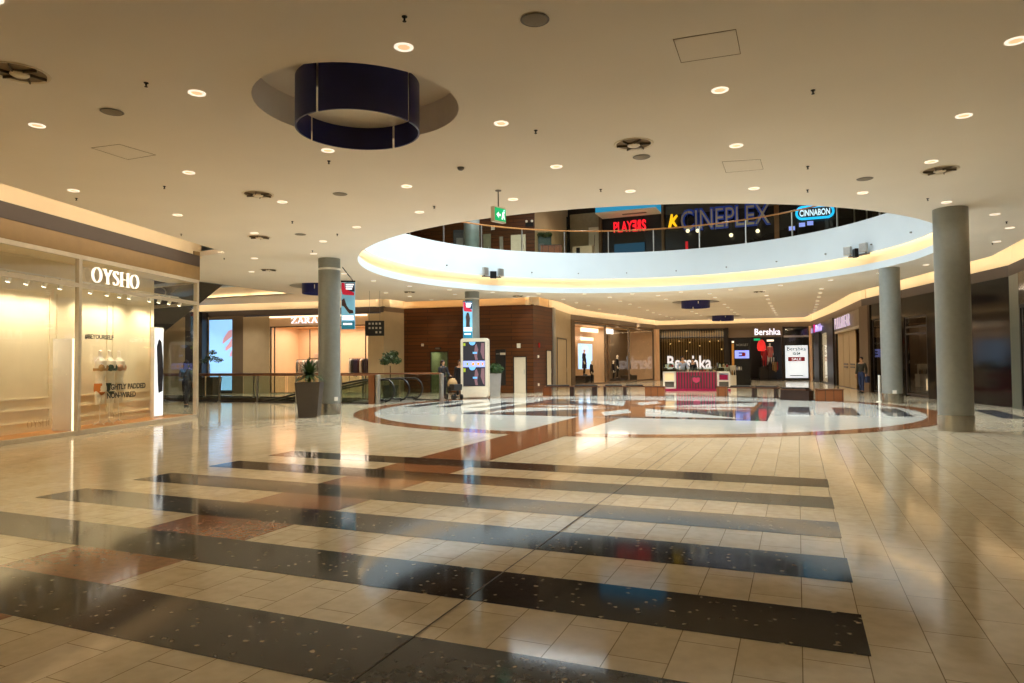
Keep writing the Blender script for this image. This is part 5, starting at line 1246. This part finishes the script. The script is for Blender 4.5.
# mannequins in the coat shop
s = S_S
def mannequin(label, seg, px_, py_top, d, h, top, legs, ped=None, coat=.0, base_z=.03, **kw):
    u, _ = seg.px(px_, py_top, d); p = seg.P(u, d, 0); rz = math.atan2(-seg.n.x, seg.n.y)+PI
    if ped:
        tp = thing('display_plinth', label.replace('mannequin', 'plinth under the mannequin', 1), 'plinth', (p.x, p.y, base_z), rz); B().b2(-ped[0]/2, ped[0]/2, -.4, .4, 0, ped[1], .01).to('plinth_block', M['dframe'], tp); B().b2(-ped[0]/2-.01, ped[0]/2+.01, -.41, .41, ped[1], ped[1]+.02).to('plinth_top', M['black'], tp); base_z += ped[1]+.022
    return person('mannequin', label, 'mannequin', (p.x, p.y, base_z), rz+.2, h, top, legs, skin=M['skin2'], coat_len=coat, mani=True, **kw)
mannequin('mannequin in a long dark violet coat in the first pane', s, 585.5, 355, -1.3, 1.9, mat('cloth_plum', '#2a2434', rough=.8), M['jeans'], (1.5, .6), .5)
mannequin('mannequin in a short dark jacket beside the coat in the first pane', s, 593, 362, -.7, 1.7, M['coat'], M['jeans'], None, .1)
mannequin('mannequin in a short black jacket in the second pane', s, 615, 360, -1.6, 1.72, M['coat'], M['black'], None, .1)
mannequin('mannequin in a long black coat in the second pane', s, 619, 358, -1.0, 1.85, M['black'], M['black'], (1.0, .25), .45)
mannequin('mannequin in a black coat before the dull third pane', s, 630.5, 355, -1.2, 1.9, M['black'], M['black'], (1.6, .45), .5)
# far entrance: lantern, mannequins and rails inside the dark shop
s = S_B
u, z = s.px(764, 346, -1.0); t = thing('hanging_lantern', 'glowing red lantern garment hanging in the far entrance', 'lantern', s.P(u, -1.0, z)); B().lathe([(.0, -.42), (.26, -.4), (.34, -.15), (.31, .18), (.2, .42), (.08, .5), (0, .52)], 20).to('lantern_body', G['redlamp'], t, smooth=True); B().tube([(0, 0, .58), (0, 0, 4.2-z)], .012, 6).to('cord', M['black'], t)
mannequin('mannequin in a red outfit under the lantern in the far entrance', s, 767, 352, -1.7, 1.8, M['red'], M['red'], (.9, 1.0), .4, base_z=.025)
mannequin('mannequin in a blush outfit beside the red one in the far entrance', s, 772.5, 348, -2.9, 1.85, mat('cloth_coral', '#d87868', rough=.7), M['skin2'], (1.0, 1.2), .35, base_z=.025)
clothes_rail('rail of dark clothes deep in the far entrance', s.place(2.9, -4.2, .02), 1.3, 1.9, CD, 1.1, 8); clothes_rail('rail of dark clothes at the left of the far entrance', s.place(5.4, -2.4, .02), 1.3, 1.8, CD, 1.1, 13)
clothes_rail('rail of red and dark clothes beside the sale poster', s.place(2.75, -.7, .02), .8, 1.5, [M['red'], M['black'], M['tan']], .9, 17)
t = thing('store_panel', 'amber lit panel left of the display tower in the far entrance', 'panel', mw=s.place(5.55, -1.2, .02)); B().b2(-.4, .4, 0, .06, 0, 3.0).to('panel_board', glow('amber_wall', '#b87830', .5), t)
t = thing('exit_sign', 'small green exit sign under the far shop name', 'sign', mw=s.place(4.0, -.1, 3.22)); B().b2(-.26, .26, 0, .06, 0, .2).to('sign_box', M['black'], t); B().b2(-.24, .24, -.006, -.001, .015, .185).to('sign_face', glow('green_far', '#10a868', .8), t)

# ------------------------------------------------------------------ upper floor
ZU = 6.74
n_up = 0
# glass balustrade round the opening
t = thing('balustrade', 'curved glass balustrade with a wooden handrail around the opening above', 'railing', (CEN[0], CEN[1], 7.0))
a0, a1 = -.35, PI+.35
path = [(9.75*math.cos(a0+(a1-a0)*i/90), 9.75*math.sin(a0+(a1-a0)*i/90), 1.12) for i in range(91)]
B().tube(path, .035, 8).to('handrail', mat('handrail_light', '#b07840', rough=.3), t, smooth=True)
N = 17
for i in range(N):
    u0, u1 = a0+(a1-a0)*i/N, a0+(a1-a0)*(i+1)/N; b = B()
    for k in range(12):
        q0, q1 = u0+(u1-u0)*(k/12*.97+.015), u0+(u1-u0)*((k+1)/12*.97+.015); b.poly([(9.75*math.cos(q0), 9.75*math.sin(q0), .0), (9.75*math.cos(q1), 9.75*math.sin(q1), .0), (9.75*math.cos(q1), 9.75*math.sin(q1), 1.06), (9.75*math.cos(q0), 9.75*math.sin(q0), 1.06)])
    b.to('glass_panel', M['glassg'], t, smooth=True)
for i in range(N+1):
    u = a0+(a1-a0)*i/N; B().box((9.78*math.cos(u), 9.78*math.sin(u), .45), (.05, .05, 1.4), u).to('post', M['steel'], t)
def uwall(A, Bq, z0, z1, m, name, label=None, th=.2):
    sg = Seg(A, Bq); n_wall[0] += 1
    return sg, struct(B().b2(0, sg.L, -th, 0, z0, z1).to(name, m, mw=sg.mw), label)
ZT = 11.6
UW = Seg((-12.9, 34.2), (-21, 33.3))
struct(B().b2(0, UW.L, -.2, 0, ZU, ZT).to('wall_upper_wood', M['wood'], mw=UW.mw), 'wood cladding on the upper floor')
UE = Seg((-12.9, 40.), (-12.9, 34.2)); struct(B().b2(0, UE.L, -.2, 0, ZU, ZT).to('wall_upper_side', M['beige'], mw=UE.mw))
UF = Seg((9, 40.), (-12.9, 40.)); struct(B().b2(0, UF.L, -.3, -.02, ZU, ZT).to('wall_upper_back', M['dframe'], mw=UF.mw))
UR = Seg((9, 6), (9, 40.)); struct(B().b2(0, UR.L, -.3, 0, ZU, ZT).to('wall_upper_right', M['dframe'], mw=UR.mw))
UL = Seg((-21, 33.3), (-21, 6)); struct(B().b2(0, UL.L, -.3, 0, ZU, ZT).to('wall_upper_left', M['wood'], mw=UL.mw))
UN = Seg((-21, 6), (9, 6)); struct(B().b2(0, UN.L, -.3, 0, ZU, ZT).to('wall_upper_near', M['beige'], mw=UN.mw))
SKY = [(-12.5, 18.5), (1.8, 18.5), (1.8, 29.5), (-12.5, 29.5)]
struct(filled([[(-21.3, 5.8), (9.3, 5.8), (9.3, 40.3), (-21.3, 40.3)], SKY], ZT, 'ceiling_upper', mat('upper_ceiling', '#a89a84', rough=.8)))
b = B()
for i in range(6): x = -12.5+14.3*i/5; b.b2(x-.06, x+.06, 18.5, 29.5, ZT, ZT+.15)
for i in range(5): y = 18.5+11*i/4; b.b2(-12.5, 1.8, y-.05, y+.05, ZT, ZT+.15)
struct(b.to('window_skylight', M['steel']), 'skylight bars over the round opening')
# upper wood wall contents
def ubox(name, label, cat, seg, px0, px1, py1, py0, m, d=.02, th=.06, part='casing', floor_=False):
    u0, z0 = seg.px(px1, py0, d); z0 = ZU+.002 if floor_ else z0; u1, z1 = seg.px(px0, py1, d); w = abs(u1-u0)
    t = thing(name, label, cat, mw=seg.place((u0+u1)/2, d, z0)); B().b2(-w/2, w/2, -th, -.001, 0, z1-z0).to(part, m, t); return t, w, z1-z0
def updoor(seg, px0, px1, py1, m, label):
    u0, _ = seg.px(px1, 240, 0); u1, z1 = seg.px(px0, py1, 0); n_door[0] += 1
    o = struct(B().b2(min(u0, u1), max(u0, u1), .0, .04, ZU+.002, z1).to('door_%d' % n_door[0], m, mw=seg.mw), label)
    B().tube([(min(u0, u1)+.12, .055, ZU+1.0), (min(u0, u1)+.12, .055, ZU+1.2)], .012, 6).to('door_handle', M['steel'], parent=o)
updoor(UW, 511, 526, 233.5, M['cream'], 'cream door in the upper wood wall'); updoor(UW, 483, 490.5, 232.5, mat('door_green', '#7a7a64', rough=.5), 'dull green door in the upper wood wall'); updoor(UW, 499.5, 503, 235, mat('door_grey', '#8a8478', rough=.5), 'narrow grey door in the upper wood wall')
t, w, h = ubox('small_sign', 'small white box on the upper wood wall behind the exit sign', 'sign', UW, 491, 494.5, 224, 228, M['white'])
t, w, h = ubox('twin_spotlight', 'twin spotlight on the upper wood wall', 'spotlight', UW, 526, 534, 221, 224.5, M['blackmetal'])
B().ball((-w*.35, -.1, h+.06), .07, 10).to('lamp_head', M['white'], t); B().ball((w*.35, -.1, h+.06), .07, 10).to('lamp_head', M['white'], t)
C2 = thing('column', 'grey metal column rising through the upper floor', 'column', (-14.3, 29.35, ZU)); C2['kind'] = 'structure'
B().lathe([(.375, .3), (.375, ZT-ZU)], 32, closed=False).to('shaft', M['column'], C2, smooth=True); B().lathe([(.39, .0), (.39, .3), (.375, .3)], 32, closed=False).to('base_sleeve', M['white'], C2, smooth=True)
def umachine(label, px0, px1, D, ztop_py, m, m2):
    pa = at_depth((px0+px1)/2, 240, D); w = (px1-px0)/696*D; z1 = zat((px0+px1)/2, ztop_py, pa)-ZU
    t = thing('vending_machine', label, 'machine', (pa.x, pa.y, ZU), cdir(pa.x, pa.y)); b = B(); b.b2(-w/2, w/2, 0, .7, 0, z1, .03); b.to('cabinet', m, t)
    B().b2(-w*.42, w*.42, -.02, -.001, z1*.3, z1*.9).to('front_window', m2, t); B().b2(-w*.3, w*.1, -.03, -.021, z1*.45, z1*.75).to('product_image', M['grey'], t); return t, w, z1
umachine('dark machine at the left of the upper floor', 452, 469, 35.0, 228, M['black'], M['dframe'])
tm, w, z1 = umachine('green glass booth on the upper floor', 533.5, 552, 37.2, 234, M['green_dark'], mat('booth_glass', '#4a5a50', rough=.2))
for q in (-.3, .0, .3): leafy(tm, (q*w, -.05, z1+.05), (.25, .2, .14), 90, M['leaf'], int(q*10)+40, .08, name='top_plants')
p_ = at_depth(552, 249, 36.6); t = thing('low_crate', 'orange brown low box beside the green booth above', 'box', (p_.x, p_.y, ZU), cdir(p_.x, p_.y)); b = B(); b.b2(-.55, .55, -.9, -.3, 0, zat(552, 246.5, p_)-ZU, .01); b.to('box_body', M['bench'], t); B().b2(-.57, .57, -.92, -.28, zat(552, 246.5, p_)-ZU, zat(552, 246.5, p_)-ZU+.03).to('box_lid', M['wood'], t)
# pale shop unit with a poster
s = UF
def uf(px0, px1, py1, py0, d=.0):
    u0, z0 = UF.px(px1, py0, d); u1, z1 = UF.px(px0, py1, d); return min(u0, u1), max(u0, u1), z0, z1
def ufw(px0, px1, py1, m, d1=.0, py0=None, z0=ZU):
    u0, u1, _, z1 = uf(px0, px1, py1, 250); n_wall[0] += 1
    return struct(B().b2(u0, u1, -.02, d1, z0, z1).to('wall_panel_%d' % n_wall[0], m, mw=UF.mw))
ufw(555, 567, 200, mat('upper_grey', '#6e6252', rough=.6)); ufw(566.5, 571, 216, M['black'], .3); ufw(571, 601, 213, mat('upper_beige', '#a89a7c', rough=.6), .05); ufw(601, 604, 200, M['taupe'], .3)
t, w, h = ubox('poster_board', 'pale board with a thin white mark, left of the red letters', 'poster', UF, 590, 600.5, 226, 250, M['white'], .12, floor_=True); B().plate([(-.1*w, .3*h), (-.02*w, .3*h), (.15*w, .85*h), (.1*w, .85*h)], -.066, -.0605).to('poster_mark', M['grey'], t)
t, w, h = ubox('low_counter', 'low cream counter with a dark screen on the upper floor', 'counter', UF, 576, 596, 246.5, 254, M['cream'], .8, .5, floor_=True); B().b2(-w*.3, -w*.12, -.53, -.501, h*.72, h*.95).to('counter_screen', M['black'], t)
# games shop with red letters and a blue and white canopy
ufw(604, 664, 219, mat('games_dark', '#1c1c24', rough=.3), .06); ufw(664, 667, 200, M['taupe'], .35)
def utext(name, label, txt, px0, px1, py0, m, d=.3, hpx=8., bold=.03, **kw):
    u0, z0 = UF.px(px1, py0, d); u1, z1 = UF.px(px0, py0-hpx, d)
    o = text(name, txt, (z1-z0)/.72, m, UF.place((u0+u1)/2, d, z0), width=abs(u1-u0), depth=.08, bold=bold); return tag(o, label, 'sign')
u0, z0 = UF.px(648.5, 228.3, .25); u1, z1 = UF.px(614.5, 220.2, .25); W_ = abs(u1-u0)
t = thing('shop_sign', 'red glowing letters of the games shop above', 'sign', mw=UF.place((u0+u1)/2, .25, z0))
text('lettering', 'PLAY', (z1-z0)/.72, G['redneon'], Matrix.Translation((-W_*.21, 0, 0)), t, width=W_*.56, depth=.08, bold=.01)
text('lettering', 'E', (z1-z0)/.72, G['redneon'], Matrix.Translation((W_*.15, 0, 0)), t, width=W_*.11, depth=.08, bold=.03, mirror=True)
text('lettering', 'R', (z1-z0)/.72, G['redneon'], Matrix.Translation((W_*.275, 0, 0)), t, width=W_*.12, depth=.08, bold=.03, mirror=True)
text('lettering', 'S', (z1-z0)/.72, G['redneon'], Matrix.Translation((W_*.42, 0, 0)), t, width=W_*.13, depth=.08, bold=.03)
t, w, h = ubox('wall_screen', 'dark screen with a blue lower half under the red letters', 'screen', UF, 616, 647, 232, 252, M['black'], .15); B().b2(-w/2, w/2, -.07, -.0605, 0, h*.5).to('screen_face', glow('games_blue', '#1a4a6a', .5), t)
ua, ub, _, zc = uf(599.5, 664, 218, 230); _, _, _, z2 = uf(599, 663, 205, 210, 1.2)
t = thing('shop_canopy', 'blue and white box canopy over the red letters', 'canopy', mw=UF.place((ua+ub)/2, 0, zc)); w = ub-ua
b = B(); b.b2(-w/2+.3, w/2, -1.7, -.1, .05, 1.5); b.to('canopy_box', glow('canopy_blue', '#2a9cd0', .5), t)
b = B(); b.b2(-w/2+.3, w/2, -1.72, -.08, .0, .06); b.to('canopy_soffit', M['white'], t)
B().b2(-.2, 1.2, -1.0, -.8, -.03, -.001).to('soffit_lamp', M['grey'], t)
# cinema front
ufw(667, 800, 214, mat('cinema_dark', '#191615', rough=.25), .04)
ufw(668, 790, 205, mat('cinema_header', '#4e4a40', rough=.5), .02, z0=UF.px(700, 226, 0)[1])
o = utext('shop_sign', 'big blue cinema letters on the upper floor', 'CINEPLEX', 682, 772, 222.5, G['bluel'], .3, 14., .06)
o2 = utext('letter_face', '', 'CINEPLEX', 682.6, 771.4, 222.1, mat('letter_face', '#aaa690', rough=.5), .37, 13.2, -.015); o2.parent = o; o2.matrix_parent_inverse = o.matrix_world.inverted()
for k_ in ('label', 'category'): 
    if k_ in o2: del o2[k_]
u0, z0 = UF.px(679, 226, .35); u1, z1 = UF.px(670, 213, .35); W_ = abs(u1-u0); H_ = z1-z0
t = thing('star_sign', 'yellow star figure left of the cinema letters', 'sign', mw=UF.place((u0+u1)/2, .35, z0))
B().plate([(-.5*W_, 0), (-.2*W_, 0), (-.05*W_, .36*H_), (.3*W_, .08*H_), (.55*W_, .1*H_), (.2*W_, .5*H_), (.62*W_, .84*H_), (.5*W_, .95*H_), (.02*W_, .66*H_), (.05*W_, 1.0*H_), (-.15*W_, 1.0*H_), (-.3*W_, .55*H_)], -.06, .06).to('star_body', G['yell'], t)
gl0 = None
for i, (x, y) in enumerate(((690, 229.5), (700, 229.3), (733.5, 234), (760, 230))):
    u, z = UF.px(x, y, .5); nm = 'glowing globe lamp in the cinema front'; 
    if gl0 is None:
        gl0 = thing('globe_lamp', nm, 'lamp', UF.P(u, .5, z), 0, 'globe lamps of the cinema front'); B().ball((0, 0, 0), .11, 12).to('globe', glow('globe', '#ffe8c0', 1.6), gl0, smooth=True); B().tube([(0, 0, .1), (0, 0, 1.2)], .01, 5).to('cord', M['black'], gl0)
    else: dup(gl0, UF.P(u, .5, z))
t, w, h = ubox('red_stand', 'narrow red stand in the cinema front', 'stand', UF, 688, 690.5, 240.5, 250, glow('stand_red', '#c01020', .6), .6, .1, floor_=True); B().b2(-w*1.2, w*1.2, -.15, .05, 0, .04).to('stand_foot', M['black'], t)
ufw(776, 782, 205, mat('amber_pillar', '#6a4a28', rough=.5), .2); ufw(782, 878, 200, mat('cafe_dark', '#17130f', rough=.3), .03)
# cafe sign
u0, z0 = UF.px(836, 217, .3); u1, z1 = UF.px(797, 206, .3); W_ = abs(u1-u0); H_ = z1-z0
t = thing('cafe_sign', 'white cafe letters in a cyan oval outline at the upper right', 'sign', mw=UF.place((u0+u1)/2, .3, z0))
o = rrect(W_, H_, H_*.48, 8); i_ = rrect(W_-.24, H_-.24, H_*.48-.12, 8, .12); b = B()
for k in range(len(o)):
    n = (k+1) % len(o); b.plate([o[k], o[n], i_[n], i_[k]], -.04, .04)
b.to('oval_outline', G['cyan'], t); text('lettering', 'CINNABON', H_*.62, glow('cafe_white', '#d8ecff', 1.2), Matrix.Translation((0, 0, H_*.28)), t, width=W_*.78, depth=.05, bold=.01)
for i, (x, y, m) in enumerate(((794, 230, G['screenb']), (804, 226.5, G['screenb']), (812, 225, G['screenb']))):
    u, z = UF.px(x, y, .4); t = thing('menu_board', ('first', 'second', 'third')[i]+' small lit menu board of the cafe above, counted from the pillar', 'board', mw=UF.place(u, .4, z)); B().b2(-.17, .17, -.03, .03, 0, .26).to('board_frame', M['black'], t); B().b2(-.15, .15, -.035, -.031, .02, .24).to('board_face', m, t)
for i, x in enumerate((854, 866)): ufw(x, x+2.5, 205, M['steel'], .4)
# spot clusters on the white fascia
def fasc(px_, py_):
    d = ray(px_, py_); lo, hi = 10., 60.
    for t_ in range(2000):
        q = Vector((0, 0, EYE))+d*(12+t_*.02)
        if math.hypot(q.x-CEN[0], q.y-CEN[1]) > 9.54 and q.y > CEN[1]-6 and t_ > 50 and math.hypot(q.x-CEN[0], q.y-CEN[1]) < 9.62 and (q.xy-Vector(CEN)).dot(d.xy) > 0: return q
    return q
f0 = None
for (x, y), lb in (((490, 270), 'floodlight cluster on the white fascia at the left'), ((862, 248), 'floodlight cluster on the white fascia at the right')):
    q = fasc(x, y); a = math.atan2(q.y-CEN[1], q.x-CEN[0]); z = q.z
    t = thing('floodlight', lb, 'floodlight', (CEN[0]+9.5*math.cos(a), CEN[1]+9.5*math.sin(a), z-.1), a-PI/2, 'floodlights on the fascia')
    B().b2(-.5, .5, .1, .16, -.06, .0).to('mounting_bar', M['grey'], t) if False else B().b2(-.5, .5, -.12, .02, -.2, -.15).to('mounting_bar', M['grey'], t)
    for k, xx in enumerate((-.42, 0, .42)):
        b = B(); b.box((xx, -.2, .05 if k != 1 else -.1), (.30, .14, .34), (.3, -.4, .2)[k], .02); b.to('lamp_head', M['steel'] if k != 1 else M['blackmetal'], t)
        B().tube([(xx, -.06, -.17), (xx, -.16, -.05)], .02, 6).to('arm', M['blackmetal'], t)
nz0 = None
for k in range(11):
    a = .32+k*.25; p_ = (CEN[0]+9.53*math.cos(a), CEN[1]+9.53*math.sin(a), 5.98)
    if nz0 is None:
        nz0 = thing('ceiling_nozzle', 'small grey nozzle on the white fascia', 'nozzle', p_, a, 'nozzles along the fascia'); B().tube([(.02, 0, 0), (-.05, 0, -.01)], .028, 10).to('nozzle_body', M['grey'], nz0)
    else: dup(nz0, p_, a)

# ------------------------------------------------------------------ light
def spot(p, power, ang=115, col=WARM2, r=.08, z=4.965):
    l = bpy.data.lights.new('downlight_lamp', 'SPOT'); l.energy = power; l.spot_size = math.radians(ang); l.spot_blend = .8; l.color = col; l.shadow_soft_size = r
    o = bpy.data.objects.new('downlight_lamp', l); COL.objects.link(o); o.location = (p[0], p[1], z)
DLW = (1., .92, .79); DLN = (1., .79, .50)
COLS = ((3.25, 18.04), (3.2, 28.78), (-13.9, 18.04), (-14.3, 29.35))
for p in LAMPS: spot(p, 18. if min(math.hypot(p.x-a_, p.y-b_) for a_, b_ in COLS) < 1.3 else 62. if p.y < 9 else 88. if p.y < 14 else 112. if p.y < 30 else 92., col=DLN if p.y < 13 else DLW)
for p in ((-2.2, .5), (1.8, -1), (-6, -1), (4.2, 3.5), (-9, 3)): spot(p, 15., col=DLW)  # extra spots outside the view, with no fittings modelled
for p in ((-20, 19), (-21.5, 17.8), (-24, 28.5), (-28, 28), (-19, 27.5), (-26, 18.5), (-31, 27.5), (-35, 24), (-35, 20)): spot(p, 330., col=DLW)  # added fill spots without fittings, brightening the dark hall at the left
for x in range(3):
    for y in range(2):
        area('skylight', (-12.5+14.3*(x+.5)/3, 18.5+11*(y+.5)/2, ZT-.05), 4.4, 5.2, (800., 360., 300.)[x], (.84, .95, 1.), spread=math.radians((158, 120, 110)[x]))
for p, e in (((-15, 31, ZT-.6), 130), ((-9, 35.5, ZT-.6), 160), ((-2, 36.5, ZT-.6), 220), ((6, 34, ZT-.6), 120)): [spot((p[0]+dx, p[1], 0), e*1.9, 140, (1, .84, .66), z=ZT-.5) for dx in (-1.5, 1.5)]  # fill spots added to brighten the upper floor, no fittings there
w = bpy.data.worlds.new('World'); SC.world = w; w.use_nodes = True
w.node_tree.nodes['Background'].inputs['Color'].default_value = (.6, .8, 1, 1); w.node_tree.nodes['Background'].inputs['Strength'].default_value = .05

# pieces that sit on a part of a thing become sub-parts of it
SUB = {'screen_icon': 'screen_face', 'screen_badge': 'screen_face', 'screen_logo': 'screen_face', 'screen_band': 'screen_face', 'screen_figure': 'screen_face', 'screen_patch': 'screen_face', 'running_figure': 'sign_face',
       'emblem_mark': 'emblem_shield', 'screen_flag': 'screen_face', 'figure_image': ('screen_face', 'banner_box'), 'hand_image': 'screen_face', 'pictogram': 'sign_board', 'top_plants': 'cabinet', 'product_image': 'front_window',
       'soffit_lamp': 'canopy_soffit', 'oval_rim': 'blue_oval', 'red_mark': 'banner_box', 'dark_block': 'banner_box', 'cyan_band': 'banner_box', 'label_strip': 'casing', 'counter_screen': 'casing', 'low_leaves': 'soil', 'small_print': 'poster_board', 'red_band': 'poster_board', 'eyes': 'body'}
st_ = lambda n: n.split('.')[0]
for o in [o for o in COL.objects if o.parent is not None and o.parent.parent is None and st_(o.name) in SUB]:
    want = SUB[st_(o.name)]; want = want if isinstance(want, tuple) else (want,)
    for c in o.parent.children:
        if st_(c.name) in want: o.parent = c; break

# ------------------------------------------------------------------ camera
cd = bpy.data.cameras.new('Camera'); cam = bpy.data.objects.new('Camera', cd); COL.objects.link(cam)
cd.sensor_width = 36; cd.lens = 684./1024*36; cd.clip_end = 300; cd.clip_start = .05
cam.matrix_world = Matrix(((RT.x, UP.x, -_fw.x, 0), (RT.y, UP.y, -_fw.y, 0), (RT.z, UP.z, -_fw.z, EYE), (0, 0, 0, 1)))
SC.camera = cam
SC.view_settings.view_transform = 'Standard'; SC.view_settings.look = 'None'; SC.view_settings.gamma = 1; SC.view_settings.use_curve_mapping = False
SC.view_settings.exposure = .2
cy_s = SC.cycles
cy_s.max_bounces = 8; cy_s.diffuse_bounces = 5; cy_s.glossy_bounces = 4; cy_s.transmission_bounces = 4; cy_s.transparent_max_bounces = 16
cy_s.sample_clamp_indirect = 8.; cy_s.use_denoising = True; cy_s.caustics_reflective = False; cy_s.caustics_refractive = False
try: cy_s.use_light_tree = True
except Exception: pass
